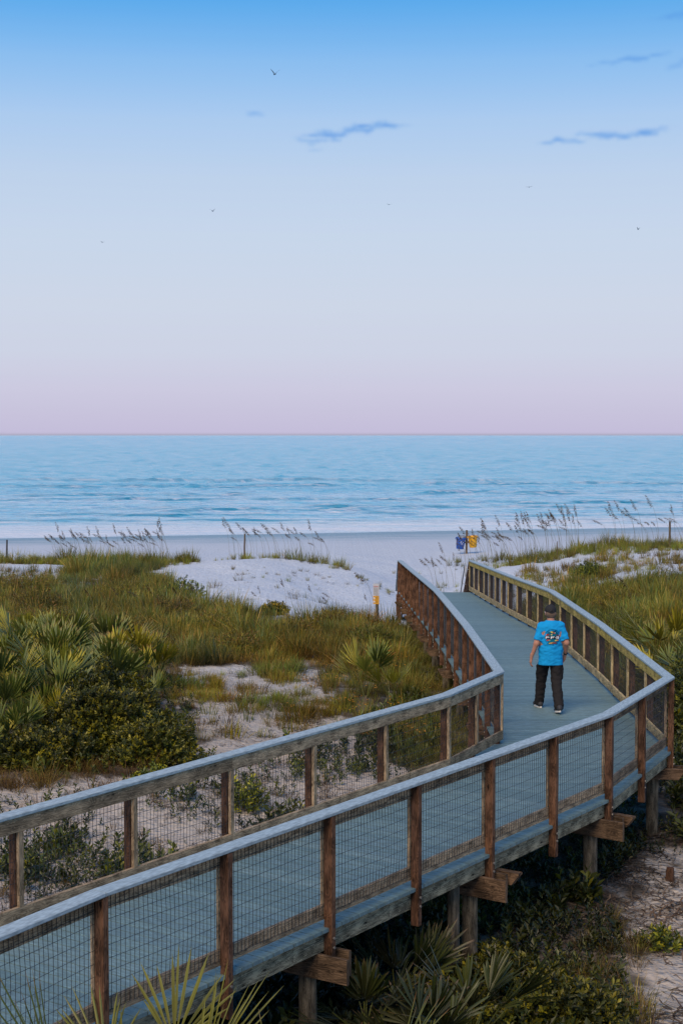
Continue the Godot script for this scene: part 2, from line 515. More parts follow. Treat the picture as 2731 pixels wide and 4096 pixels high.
# a board that follows two lines p0-p1 (inner) and q0-q1 (outer) between two heights over the deck, its ends cut along p-q
func slab(p0: Vector2, p1: Vector2, q0: Vector2, q1: Vector2, low: float, high: float, chamfer := 0.004) -> ArrayMesh:
	var st := begin()
	st.set_smooth_group(-1)
	var t := (p1 - p0).normalized() * (0.0028 if low > 1.0 else 0.0012)
	p0 += t; q0 += t; p1 -= t; q1 -= t
	var w := (q0 - p0).length()
	var ends := []
	for e in [[p0, q0], [p1, q1]]:
		var a: Vector2 = e[0]
		var b: Vector2 = e[1]
		var c := (b - a) * (chamfer / w)
		ends.append([v3(a, low + chamfer), v3(a + c, low), v3(b - c, low), v3(b, low + chamfer), v3(b, high - chamfer), v3(b - c, high), v3(a + c, high), v3(a, high - chamfer)])
	var flip: bool = (ends[0][4] - ends[0][0]).cross(ends[0][7] - ends[0][0]).dot(ends[1][0] - ends[0][0]) < 0.0
	var o := Vector2(rng.randf(), rng.randf())
	var len_v := (p1 - p0).length() / 1.6
	var u := 0.0
	for i in 8:
		var k := (i + 1) % 8
		var u1: float = u + (ends[0][k] - ends[0][i]).length() / 0.4
		var ua := o + Vector2(u, 0)
		var ub := o + Vector2(u1, 0)
		var uc := o + Vector2(u1, len_v)
		var ud := o + Vector2(u, len_v)
		if flip: quad(st, ends[1][i], ends[1][k], ends[0][k], ends[0][i], ud, uc, ub, ua)
		else: quad(st, ends[0][i], ends[0][k], ends[1][k], ends[1][i], ua, ub, uc, ud)
		u = u1
	for i in range(1, 7):
		for e in 2:
			if flip == (e == 1): tri(st, ends[e][0], ends[e][i + 1], ends[e][i], o, o + Vector2(0.1, 0.01), o + Vector2(0.05, 0.02))
			else: tri(st, ends[e][0], ends[e][i], ends[e][i + 1], o, o + Vector2(0.1, 0.01), o + Vector2(0.05, 0.02))
	return close(st)

# posts along a path: every corner, and each stretch divided evenly
func divide(path: PackedVector2Array, bays: Array) -> PackedVector2Array:
	var out := PackedVector2Array([path[0]])
	for i in bays.size():
		for k in range(1, bays[i] + 1):
			out.append(path[i].lerp(path[i + 1], k / float(bays[i])))
	return out

func wire_panel(a: Vector2, b: Vector2, out: Vector2) -> ArrayMesh:
	var st := begin()
	st.set_smooth_group(1)
	var r := 0.0027
	var t := (b - a).normalized()
	var length := (b - a).length()
	var n := int(length / 0.051)
	var bow := rng.randf_range(-0.012, 0.022)
	var bow2 := rng.randf_range(-0.01, 0.01)
	for k in range(1, n):
		var f := k / float(n)
		var p := a.lerp(b, f) + t * rng.randf_range(-0.002, 0.002)
		var pts := []
		for q in 4:
			var g := q / 3.0
			pts.append(v3(p + out * (bow * sin(f * PI) * sin(g * PI) + bow2 * sin(f * TAU) * sin(g * PI)), lerpf(0.11, 1.05, g)))
		tube(st, pts, [r, r, r, r], 3, 1, false)
	for k in 10:
		var g := k / 9.0
		var pts := []
		var rr := []
		var sag := rng.randf_range(-0.004, 0.004)
		for q in 7:
			var f := q / 6.0
			pts.append(v3(a.lerp(b, f) + out * (0.0038 + bow * sin(f * PI) * sin(g * PI) + bow2 * sin(f * TAU) * sin(g * PI)), lerpf(0.115, 1.045, g) + sag * sin(f * TAU)))
			rr.append(r)
		tube(st, pts, rr, 3, 1, false)
	return close(st, true)

func railing(path: PackedVector2Array, bays: Array, sign_out: float, label: String, moss_lit_from: int) -> void:
	var o := thing("railing", label, "railing")
	var pts := divide(path, bays)
	var cap_in := offset_path(pts, -0.016, sign_out)
	var cap_out := offset_path(pts, 0.138, sign_out)
	var board_in := offset_path(pts, 0.0, sign_out)
	var board_out := offset_path(pts, 0.038, sign_out)
	var mesh_line := offset_path(pts, 0.0425, sign_out)
	var post_line := offset_path(pts, 0.091, sign_out)
	# long boards run over several bays and are cut on a post or where the railing bends
	var cuts := [0]
	var at := 0
	for i in bays.size():
		var k := 0
		while k < bays[i]:
			var step: int = 3 if bays[i] - k >= 4 or bays[i] - k == 3 else bays[i] - k
			k += step
			cuts.append(at + k)
		at += bays[i]
	for i in cuts.size() - 1:
		var a: int = cuts[i]
		var b: int = cuts[i + 1]
		part("top_cap", slab(cap_in[a], cap_in[b], cap_out[a], cap_out[b], 1.052, 1.09, 0.007), M.cap[rng.randi() % 3], o)
		var moss_lit: bool = moss_lit_from >= 0 and a >= moss_lit_from
		part("top_board", slab(board_in[a], board_in[b], board_out[a], board_out[b], 0.912, 1.0515), M.moss_lit[rng.randi() % 2] if moss_lit else M.grey[rng.randi() % 4], o)
		part("bottom_board", slab(board_in[a], board_in[b], board_out[a], board_out[b], 0.065, 0.205), M.pale[rng.randi() % 2] if moss_lit else M.grey[rng.randi() % 4], o)
	for i in pts.size():
		var t := (pts[mini(i + 1, pts.size() - 1)] - pts[maxi(i - 1, 0)]).normalized()
		var n := side_of(t, sign_out)
		var bend := 1.0
		if i > 0 and i < pts.size() - 1: bend = 1.0 - absf((pts[i + 1] - pts[i]).normalized().cross((pts[i] - pts[i - 1]).normalized()))
		var p := post_line[i]
		var u := Vector3(t.x, 0, t.y) * (0.033 if bend > 0.8 else 0.045)
		var w := Vector3(n.x, 0, n.y) * (0.0455 if bend > 0.8 else 0.042)
		var st := begin()
		beam(st, v3(p, -0.37 - rng.randf() * 0.03), v3(p, 1.0505), u, w, 0.004)
		var post := part("post", close(st), M.brown[rng.randi() % 4], o)
		var bolts := begin()
		for y in [-0.10, -0.19]:
			bolts.set_smooth_group(-1)
			var b := v3(p, y) + w
			tube(bolts, [b, b + Vector3(n.x, 0, n.y) * 0.012], [0.014, 0.014], 6, -1)
		part("bolt", close(bolts), M.steel, post)
		# the trim on the walkway side that covers the edge of the wire
		var e := begin()
		var c := board_in[i].lerp(board_out[i], 0.5)
		beam(e, v3(c, 0.2065), v3(c, 0.9105), Vector3(t.x, 0, t.y) * 0.032, Vector3(n.x, 0, n.y) * 0.0185, 0.004)
		part("trim_board", close(e), (M.pale[rng.randi() % 2] if moss_lit_from >= 0 and i > moss_lit_from else M.grey[rng.randi() % 4]), o)
	for i in pts.size() - 1:
		var t := (pts[i + 1] - pts[i]).normalized()
		part("wire_mesh", wire_panel(mesh_line[i], mesh_line[i + 1], side_of(t, sign_out)), M.wire, o)

func board_mesh(poly: PackedVector2Array, along: Vector2) -> ArrayMesh:
	var st := begin()
	st.set_smooth_group(-1)
	if Geometry2D.is_polygon_clockwise(poly): poly.reverse()
	var o := Vector2(rng.randf(), rng.randf())
	var across := Vector2(-along.y, along.x)
	var top := []
	var low := []
	var uv := []
	for p in poly:
		top.append(v3(p, 0.0))
		low.append(v3(p, -0.034))
		uv.append(o + Vector2(p.dot(across) / 0.4, p.dot(along) / 1.6))
	var n := poly.size()
	var up := 1.0 if (top[1] - top[0]).cross(top[2] - top[0]).y > 0.0 else -1.0
	for i in range(1, n - 1):
		if up > 0.0:
			tri(st, top[0], top[i], top[i + 1], uv[0], uv[i], uv[i + 1])
			tri(st, low[0], low[i + 1], low[i], uv[0], uv[i + 1], uv[i])
		else:
			tri(st, top[0], top[i + 1], top[i], uv[0], uv[i + 1], uv[i])
			tri(st, low[0], low[i], low[i + 1], uv[0], uv[i], uv[i + 1])
	for i in n:
		var k := (i + 1) % n
		if up > 0.0: quad(st, low[i], low[k], top[k], top[i], uv[i], uv[k], uv[k], uv[i])
		else: quad(st, low[k], low[i], top[i], top[k], uv[k], uv[i], uv[i], uv[k])
	return close(st)

func planks(o: Node3D, outline: PackedVector2Array, start: Vector2, along: Vector2, count: int, width: float) -> void:
	# boards laid across the direction `along`
	var side := Vector2(-along.y, along.x)
	for k in count:
		var a := start + along * (k * width + 0.0062)
		var b := start + along * ((k + 1) * width - 0.0062)
		var strip := PackedVector2Array([a - side * 9.0, a + side * 9.0, b + side * 9.0, b - side * 9.0])
		for piece in Geometry2D.intersect_polygons(strip, outline):
			if piece.size() >= 3 and absf(area(piece)) > 0.004:
				part("plank", board_mesh(piece, side), M.deck[rng.randi() % 5], o)

func area(p: PackedVector2Array) -> float:
	var a := 0.0
	for i in p.size(): a += p[i].cross(p[(i + 1) % p.size()])
	return a * 0.5

func pile(st: SurfaceTool, p: Vector2, top: float, r: float) -> void:
	var g := ground(p.x, p.y) - 0.35
	var y := deck_y(p.y) + top
	var pts := []
	var rr := []
	for i in 5:
		pts.append(Vector3(p.x, lerpf(g, y, i / 4.0), p.y))
		rr.append(r * (1.06 - 0.02 * i))
	tube(st, pts, rr, 14, 1)

func build_boardwalk() -> void:
	path_left = PackedVector2Array([Vector2(-5.35, -10.06), Vector2(-3.86, -12.71), Vector2(1.47, -20.47), Vector2(2.40, -22.48), Vector2(2.36, -28.0), Vector2(2.21, -34.3), Vector2(2.14, -41.0), Vector2(2.04, -51.5)])
	path_right = PackedVector2Array([Vector2(-3.42, -8.93), Vector2(-1.92, -11.6), Vector2(3.29, -19.08), Vector2(4.685, -21.98), Vector2(4.745, -28.2), Vector2(4.665, -34.2), Vector2(4.47, -41.0), Vector2(4.31, -51.5)])
	var el := offset_path(path_left, 0.105, -1.0)
	var er := offset_path(path_right, 0.105, 1.0)
	var o := thing("boardwalk", "raised boardwalk of blue grey planks on round wooden piles, bending towards the beach", "boardwalk")
	# planks: three stretches whose boards lie square to the walk
	var s0 := PackedVector2Array([el[0], el[1], er[1], er[0]])
	var s1 := PackedVector2Array([el[1], el[2], er[2], er[1]])
	var s2 := PackedVector2Array()
	for i in range(2, el.size()): s2.append(el[i])
	for i in range(er.size() - 1, 1, -1): s2.append(er[i])
	var t0 := (path_left[1] - path_left[0]).normalized()
	var t1 := (path_left[2] - path_left[1]).normalized()
	planks(o, s0, (el[0] + er[0]) * 0.5 - t0 * 0.2, t0, 30, 0.15)
	planks(o, s1, (er[1] + el[1]) * 0.5 - t1 * 1.2, t1, 78, 0.15)
	planks(o, s2, Vector2(3.5, -18.6), Vector2(0, -1), 222, 0.15)
	for q in [s0, s1, s2]:
		var grown := Geometry2D.offset_polygon(q, 0.25)
		deck_outline = grown[0] if deck_outline.is_empty() else Geometry2D.merge_polygons(deck_outline, grown[0])[0]
	# the outer stringers under the edges and two inner ones; paler wood tone with the warm light on these boards painted in
	for side in 2:
		var path := path_left if side == 0 else path_right  # moss tint, brightened to paint in the yellow light on these boards
		var sign_out := -1.0 if side == 0 else 1.0
		for pair in [[0.004, 0.042], [-0.75, -0.71]]:
			var a := offset_path(path, pair[0], sign_out)
			var b := offset_path(path, pair[1], sign_out)
			for i in path.size() - 1:
				var n := maxi(1, roundi((path[i + 1] - path[i]).length() / 4.6))
				for k in n:
					var f0 := k / float(n)
					var f1 := (k + 1) / float(n)
					part("stringer", slab(a[i].lerp(a[i + 1], f0), a[i].lerp(a[i + 1], f1), b[i].lerp(b[i + 1], f0), b[i].lerp(b[i + 1], f1), -0.232, -0.0355), M.olive[rng.randi() % 3], o)
	# cross beams on piles, every second post
	var pl := divide(path_left, [2, 6, 2, 4, 4, 4, 7])
	var pr := divide(path_right, [2, 6, 2, 4, 4, 4, 7])
	for i in range(0, pl.size(), 2):
		var t := (pr[i] - pl[i]).normalized()
		var n := Vector2(-t.y, t.x)
		var a := pl[i] - t * 0.30
		var b := pr[i] + t * 0.30
		var near: bool = i < 9
		for s in [-1.0, 1.0]:
			var off: Vector2 = n * s * 0.115
			var reach: float = 0.06 * s if near else 0.0
			var st := begin()
			var ya := Vector3(0, deck_y(a.y) - 0.2335, 0)
			if near:
				beam(st, Vector3(a.x + off.x, ya.y - 0.12, a.y + off.y), Vector3(b.x + off.x + t.x * reach, ya.y - 0.12, b.y + off.y + t.y * reach), Vector3(n.x, 0, n.y) * 0.021, Vector3(0, 0.12, 0))
			else:
				chamfered_beam(st, a + off, b + off, ya.y, 0.16, n * 0.021)
			part("cross_beam", close(st), M.tan[rng.randi() % 2], o)
		for e in [pl[i] + t * 0.16, pr[i] - t * 0.16]:
			var st := begin()
			pile(st, e, -0.25, 0.082 + 0.008 * rng.randf())
			part("pile", close(st, true), M.pile[rng.randi() % 3], o)
	# the doubled pile and the short bearers under the outer edge near the bend
	var extra := begin()
	var tn := (pr[6] - pr[5]).normalized()
	pile(extra, pr[6] - tn * 0.42 + Vector2(-0.1, -0.06), -0.25, 0.066)
	part("pile", close(extra, true), M.pile[1], o)
	for i in [6, 8]:
		var t := (pr[i] - pl[i]).normalized()
		var n := Vector2(-t.y, t.x)
		var st := begin()
		var c := pr[i] + tn * 0.24
		chamfered_beam(st, c - t * 0.5, c + t * 0.34, deck_y(c.y) - 0.2335, 0.14, n * 0.045)
		part("bearer", close(st), M.tan[0], o)

# a beam whose underside is cut back at both ends
func chamfered_beam(st: SurfaceTool, a: Vector2, b: Vector2, top: float, height: float, n: Vector2) -> void:
	st.set_smooth_group(-1)
	var t := (b - a).normalized()
	var prof := [Vector3(a.x, top, a.y), Vector3(a.x, top - height * 0.15, a.y), Vector3(a.x + t.x * 0.09, top - height, a.y + t.y * 0.09), Vector3(b.x - t.x * 0.09, top - height, b.y - t.y * 0.09), Vector3(b.x, top - height * 0.15, b.y), Vector3(b.x, top, b.y)]
	var w := Vector3(n.x, 0, n.y)
	if (prof[3] - prof[2]).cross(Vector3.UP).dot(w) < 0.0: w = -w
	var o := Vector2(rng.randf(), rng.randf())
	var uv := []
	for p in prof: uv.append(o + Vector2(p.y / 0.4, (Vector2(p.x, p.z) - a).dot(t) / 1.6))
	for i in range(1, 5):
		tri(st, prof[0] + w, prof[i] + w, prof[i + 1] + w, uv[0], uv[i], uv[i + 1])
		tri(st, prof[0] - w, prof[i + 1] - w, prof[i] - w, uv[0], uv[i + 1], uv[i])
	for i in 6:
		var k := (i + 1) % 6
		quad(st, prof[i] - w, prof[k] - w, prof[k] + w, prof[i] + w, uv[i], uv[k], uv[k] + Vector2(0.1, 0), uv[i] + Vector2(0.1, 0))

func build_stairs() -> void:
	var o := thing("beach_stairs", "open wooden stairs going down from the far end of the boardwalk to the sand", "stairs")
	var z0 := -51.62
	var y0 := deck_y(-51.5)
	var n := 7
	var rise := 0.175
	var run := 0.285
	for i in n:
		var y := y0 - rise * (i + 1)
		var z := z0 - run * i
		for k in 2:
			var st := begin()
			beam(st, Vector3(2.12, y - 0.019, z - 0.066 - k * 0.139), Vector3(4.26, y - 0.019, z - 0.066 - k * 0.139), Vector3(0, 0, 0.067), Vector3(0, 0.019, 0))
			part("tread", close(st), M.olive[i % 3], o)
	for x in [2.09, 3.19, 4.29]:
		var st := begin()
		beam(st, Vector3(x, y0 - 0.20, z0), Vector3(x, y0 - 0.20 - rise * n, z0 - run * n), Vector3(0.019, 0, 0), Vector3(0, 0.12, -0.075).normalized() * 0.12)
		part("stringer", close(st), M.brown[1], o)
	# side rails of the stairs
	for s in [0, 1]:
		var x: float = 1.97 if s == 0 else 4.38
		for i in 3:
			var z := z0 - 0.06 - i * 0.97
			var y := y0 - rise / run * (0.06 + i * 0.97)
			var st := begin()
			beam(st, Vector3(x, ground(x, z) - 0.2, z), Vector3(x, y + 0.93, z), Vector3(0.045, 0, 0), Vector3(0, 0, 0.033))
			part("post", close(st), M.brown[i % 4], o)
		for q in [[0.95, 0.09, M.brown[0]], [0.62, 0.07, M.brown[2]], [0.32, 0.07, M.brown[3]]]:
			var st := begin()
			beam(st, Vector3(x + (0.065 if s == 0 else -0.065), y0 + q[0], z0 + 0.06), Vector3(x + (0.065 if s == 0 else -0.065), y0 + q[0] - rise * n, z0 - run * n), Vector3(0.019, 0, 0), Vector3(0, q[1], 0))
			part("side_board", close(st), q[2], o)
		var c := begin()
		beam(c, Vector3(x, y0 + 1.06, z0 + 0.05), Vector3(x, y0 + 1.06 - rise * n, z0 - run * n), Vector3(0.075, 0, 0), Vector3(0, 0.018, 0))
		part("top_cap", close(c), M.cap[0], o)
	var h := thing("handrail", "grey bent metal pipe handrail at the right side of the beach stairs", "handrail")
	var st := begin()
	var x := 4.18
	tube(st, [Vector3(x, y0 + 0.55, z0 + 0.32), Vector3(x, y0 + 0.86, z0 + 0.34), Vector3(x, y0 + 0.93, z0 + 0.26), Vector3(x, y0 + 0.93, z0 + 0.05), Vector3(x, y0 + 0.90 - rise * n * 0.5, z0 - run * n * 0.5), Vector3(x, y0 + 0.88 - rise * n, z0 - run * n), Vector3(x, y0 + 0.55 - rise * n, z0 - run * n - 0.05)], [0.022, 0.022, 0.022, 0.022, 0.022, 0.022, 0.022], 8, 1)
	part("pipe", close(st, true), M.steel_pale, h)
	for k in 3:
		var b := begin()
		var f := k / 2.0
		var z := lerpf(z0 + 0.2, z0 - run * n, f)
		var y := y0 + 0.90 - rise * n * f
		tube(b, [Vector3(x, y - 0.02, z), Vector3(x, y - 0.09, z), Vector3(x + 0.115, y - 0.12, z)], [0.009, 0.009, 0.012], 6, 1)
		part("bracket", close(b, true), M.steel_pale, h)

# ---------------------------------------------------------------- plants
func blade(st: SurfaceTool, root: Vector3, dir: Vector3, length: float, width: float, droop: float, c0: Color, c1: Color) -> void:
	var side := dir.cross(Vector3.UP).normalized().rotated(Vector3.UP, rng.randf_range(-0.9, 0.9))
	if side.length() < 0.5: side = Vector3.RIGHT
	var flat := Vector3(dir.x, 0, dir.z).normalized()
	var p := [root, root + dir * length * 0.5 - Vector3(0, droop * length * 0.12, 0) + flat * droop * length * 0.1, root + dir * length * 0.98 - Vector3(0, droop * length * 0.5, 0) + flat * droop * length * 0.3]
	var w := [side * width * 0.5, side * width * 0.42]
	var cm := c0.lerp(c1, 0.55)
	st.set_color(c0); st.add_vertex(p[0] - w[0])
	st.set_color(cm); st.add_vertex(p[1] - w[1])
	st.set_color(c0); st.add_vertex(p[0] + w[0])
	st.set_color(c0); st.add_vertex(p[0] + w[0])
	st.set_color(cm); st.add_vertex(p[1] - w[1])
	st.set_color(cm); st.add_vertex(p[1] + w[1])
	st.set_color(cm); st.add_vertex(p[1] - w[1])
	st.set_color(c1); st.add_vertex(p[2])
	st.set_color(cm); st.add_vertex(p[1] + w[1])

func tuft(blades: int, height: float, spread: float, lean: float, width: float, droop: float, base: Color, tips: Array) -> ArrayMesh:
	var st := begin()
	st.set_smooth_group(-1)
	for i in blades:
		var a := rng.randf() * TAU
		var r := sqrt(rng.randf()) * spread
		var root := Vector3(cos(a) * r, -0.03, sin(a) * r)
		var b := a + rng.randf_range(-0.8, 0.8)
		var l := absf(rng.randfn(0.0, 0.6)) * lean
		var dir := Vector3(cos(b) * l, 1.0, sin(b) * l).normalized()
		var tip: Color = tips[rng.randi() % tips.size()]
		blade(st, root, dir, height * rng.randf_range(0.5, 1.0), width * rng.randf_range(0.7, 1.2), droop * rng.randf_range(0.2, 1.4), base, tip)
	return close(st)

func leaf(st: SurfaceTool, root: Vector3, dir: Vector3, length: float, width: float, c: Color) -> void:
	var side := dir.cross(Vector3(rng.randf_range(-0.5, 0.5), 1, rng.randf_range(-0.5, 0.5))).normalized()
	var mid := root + dir * length * 0.55
	var lift := side.cross(dir) * width * 0.18
	st.set_color(c)
	for v in [root, mid + side * width * 0.5 + lift, root + dir * length, root, root + dir * length, mid - side * width * 0.5 + lift]:
		st.add_vertex(v)

func spray(leaves: int, size: float, length: float, width: float, colors: Array) -> ArrayMesh:
	var st := begin()
	st.set_smooth_group(-1)
	for i in leaves:
		var f := i / float(leaves)
		var a := i * 2.4 + rng.randf()
		var root := Vector3(0, f * size, 0)
		var dir := Vector3(cos(a), 0.5 + 0.7 * f, sin(a)).normalized()
		leaf(st, root, dir, length * rng.randf_range(0.7, 1.15), width, colors[rng.randi() % colors.size()])
	return close(st)

func frond(fan: float, petiole: float, leaflets: int, width: float, open_angle: float, droop: float, c_stalk: Color, c0: Color, c1: Color, c_tip: Color) -> ArrayMesh:
	var st := begin()
	st.set_smooth_group(-1)
	# stalk rises along +y and leans to +z; the fan goes on from its end
	var bend := rng.randf_range(0.05, 0.16) * petiole
	var e := Vector3(0, petiole, bend)
	var d := Vector3(0, 1.0, bend / petiole * 2.0).normalized()
	st.set_color(c_stalk)
	for k in 3:
		var a := TAU * k / 3.0
		var b := TAU * (k + 1) / 3.0
		var ra := Vector3(cos(a), 0, sin(a)) * 0.009
		var rb := Vector3(cos(b), 0, sin(b)) * 0.009
		quad(st, ra, rb, e + rb * 0.7, e + ra * 0.7)
	var face := Vector3.RIGHT.cross(d).normalized()
	for i in leaflets:
		var f := (i + 0.5) / leaflets * 2.0 - 1.0
		var a := f * open_angle + rng.randf_range(-0.03, 0.03)
		var dir := (d * cos(a) + Vector3.RIGHT * sin(a) + face * (absf(f) * 0.3 + rng.randf_range(-0.28, 0.28))).normalized()
		var side := face.cross(dir).normalized()
		var up := dir.cross(side).normalized()
		var len := fan * (1.0 - 0.3 * f * f) * rng.randf_range(0.86, 1.08)
		var w := width * rng.randf_range(0.8, 1.15)
		var root := e + dir * 0.02
		var m := e + dir * len * 0.45
		var q := e + dir * len * 0.8 - Vector3(0, droop * len * 0.10, 0)
		var tip := e + dir * len - Vector3(0, droop * len * 0.28, 0)
		var sh := rng.randf_range(0.75, 1.2)
		var cb := c0 * sh
		var cc := c1 * sh
		for s in [-1.0, 1.0]:
			var o1: Vector3 = side * s * w * 0.5 + up * w * 0.22
			var o2: Vector3 = side * s * w * 0.38 + up * w * 0.14
			st.set_color(cb); st.add_vertex(root); st.add_vertex(m); st.set_color(cc); st.add_vertex(m + o1)
			st.set_color(cb); st.add_vertex(m); st.set_color(cc); st.add_vertex(q); st.add_vertex(m + o1)
			st.set_color(cc); st.add_vertex(q); st.add_vertex(q + o2); st.add_vertex(m + o1)
			st.set_color(cc); st.add_vertex(q); st.set_color(c_tip); st.add_vertex(tip); st.set_color(cc); st.add_vertex(q + o2)
	return close(st)

func make_frond_set(fan: float, pet: float, droop: float, greens: Array, tips: Array, width := 0.042) -> Array:
	var out := []
	for i in 6:
		var g: Color = greens[i % greens.size()]
		out.append(frond(fan * rng.randf_range(0.85, 1.1), pet * rng.randf_range(0.85, 1.1), 13 + rng.randi() % 4, width, rng.randf_range(0.5, 0.95), droop, Color(0.12, 0.13, 0.035), g * 0.75, g, tips[i % tips.size()]))
	return out

func palmetto(label: String, at: Vector3, fronds: Array, count: int, size: float, lean: float, face := -1.0, group := "") -> Node3D:
	var o := thing("saw_palmetto", label, "palmetto", at, 0.0, group)
	var stem := begin()
	tube(stem, [Vector3(0, -0.15, 0), Vector3(0.02, 0.1, 0.01), Vector3(0.03, 0.2, 0.0)], [0.07, 0.06, 0.03], 7, 1)
	part("stem", close(stem, true), M.stem, o)
	for i in count:
		var a := TAU * (i + rng.randf_range(-0.3, 0.3)) / count if face < 0.0 else face + rng.randf_range(-1.2, 1.2)
		var l := lean * sqrt((i + 0.7) / float(count)) * rng.randf_range(0.7, 1.15)
		var b := Basis(Vector3.UP, a) * Basis(Vector3.RIGHT, l) * Basis(Vector3.UP, rng.randf_range(-1.0, 1.0))
		var s := size * rng.randf_range(0.75, 1.1)
		part("frond", fronds[rng.randi() % fronds.size()], M.leaf, o, Transform3D(b.scaled(Vector3.ONE * s), Vector3(rng.randf_range(-0.05, 0.05), 0.08, rng.randf_range(-0.05, 0.05))))
	return o

func multi(mesh: Mesh, material: Material, where: Array, tints: Array, parent: Node, called: String) -> MultiMeshInstance3D:
	var mm := MultiMesh.new()
	mm.transform_format = MultiMesh.TRANSFORM_3D
	mm.use_colors = true
	mm.mesh = mesh
	mm.instance_count = where.size()
	for i in where.size():
		mm.set_instance_transform(i, where[i])
		mm.set_instance_color(i, tints[i])
	var o := MultiMeshInstance3D.new()
	o.multimesh = mm
	o.material_override = material
	o.name = child_name(parent, called)
	o.set_meta("kind", "stuff")
	parent.add_child(o, true)
	return o

# scatters tufts over areas of ground; every area is [outline as x, z pairs, tufts per square metre, patchiness 0..1, scale]
func scatter(called: String, label: String, category: String, areas: Array, meshes: Array, material: Material, tints: Array, size_var := 0.35, clear := 0.0, tilt := 0.12) -> void:
	var o := thing(called, label, category, Vector3.ZERO, 0.0, "", "stuff")
	var where := []
	var hues := []
	for i in meshes.size():
		where.append([])
		hues.append([])
	for area_ in areas:
		var poly := PackedVector2Array()
		for k in range(0, area_[0].size(), 2): poly.append(Vector2(area_[0][k], area_[0][k + 1]))
		var lo := poly[0]
		var hi := poly[0]
		for p in poly:
			lo = lo.min(p)
			hi = hi.max(p)
		var n := int((hi.x - lo.x) * (hi.y - lo.y) * area_[1])
		for i in n:
			var p := Vector2(rng.randf_range(lo.x, hi.x), rng.randf_range(lo.y, hi.y))
			var clump := patch_noise.get_noise_2d(p.x * 2.6 + 50.0, p.y * 2.6)
			if rng.randf() < area_[2] * smoothstep(0.25, -0.35, clump): continue
			if not Geometry2D.is_point_in_polygon(p, poly): continue
			if clear >= 0.0 and Geometry2D.is_point_in_polygon(p, deck_outline): continue
			var s: float = area_[3] * rng.randf_range(1.0 - size_var, 1.0 + size_var) * (1.0 + 0.35 * clump) * (1.0 + 0.9 * maxf(-0.4, patch_noise.get_noise_2d(p.x * 1.7 + 11.0, p.y * 1.7)))
			var b := Basis(Vector3.UP, rng.randf() * TAU)
			b = Basis(Vector3(rng.randf_range(-1, 1), 0, rng.randf_range(-1, 1)).normalized(), rng.randf() * tilt) * b
			var k := rng.randi() % meshes.size()
			where[k].append(Transform3D(b.scaled(Vector3(s, s * rng.randf_range(0.8, 1.2), s)), on_ground(p.x, p.y)))
			var hue := patch_noise.get_noise_2d(p.x * 1.1, p.y * 1.1 + 90.0) * 0.9 + 0.5 + rng.randf_range(-0.2, 0.2)
			var at := clampf(hue, 0.0, 0.999) * (tints.size() - 1)
			var c: Color = (tints[int(at)] as Color).lerp(tints[mini(int(at) + 1, tints.size() - 1)], at - int(at)) * rng.randf_range(0.7, 1.25) * (1.0 + 0.75 * patch_noise.get_noise_2d(p.x * 0.9 - 70.0, p.y * 0.9))
			hues[k].append(c)
	for k in meshes.size():
		if where[k].size(): multi(meshes[k], material, where[k], hues[k], o, "clump")

func shrub(label: String, at: Vector3, rx: float, h: float, rz: float, count: int, sprays: Array, tints: Array, called := "shrub", group := "") -> Node3D:
	var o := thing(called, label, "shrub", at, 0.0, group)
	var st := begin()
	for i in 9:
		var a := rng.randf() * TAU
		var r := rng.randf_range(0.3, 0.85)
		var e := Vector3(cos(a) * rx * r, h * rng.randf_range(0.45, 0.85), sin(a) * rz * r)
		tube(st, [Vector3(cos(a) * 0.05, -0.1, sin(a) * 0.05), e * 0.5 + Vector3(0, h * 0.08, 0), e], [0.014, 0.010, 0.004], 4, 1)
	part("stems", close(st, true), M.stem, o)
	var where := []
	var hues := []
	for k in sprays.size():
		where.append([])
		hues.append([])
	for i in count:
		var d := Vector3(rng.randfn(), absf(rng.randfn()) * 0.9 + 0.05, rng.randfn()).normalized()
		var lump := 1.0 + 0.22 * dune_noise.get_noise_3d(d.x * 9.0 + at.x * 3.0, d.y * 9.0, d.z * 9.0 + at.z * 3.0) * 2.0
		var r := pow(rng.randf(), 0.28) * lump
		var p := Vector3(d.x * rx * r, d.y * h * r, d.z * rz * r)
		var b := Basis(Vector3.UP, rng.randf() * TAU)
		b = Basis(Quaternion(Vector3.UP, (d + Vector3(rng.randf_range(-0.6, 0.6), 0.6, rng.randf_range(-0.6, 0.6))).normalized())) * b
		var k := rng.randi() % sprays.size()
		where[k].append(Transform3D(b.scaled(Vector3.ONE * rng.randf_range(0.7, 1.25)), p))
		hues[k].append((tints[rng.randi() % tints.size()] as Color) * rng.randf_range(0.7, 1.2))
	for k in sprays.size():
		multi(sprays[k], M.leaf, where[k], hues[k], o, "foliage")
	return o

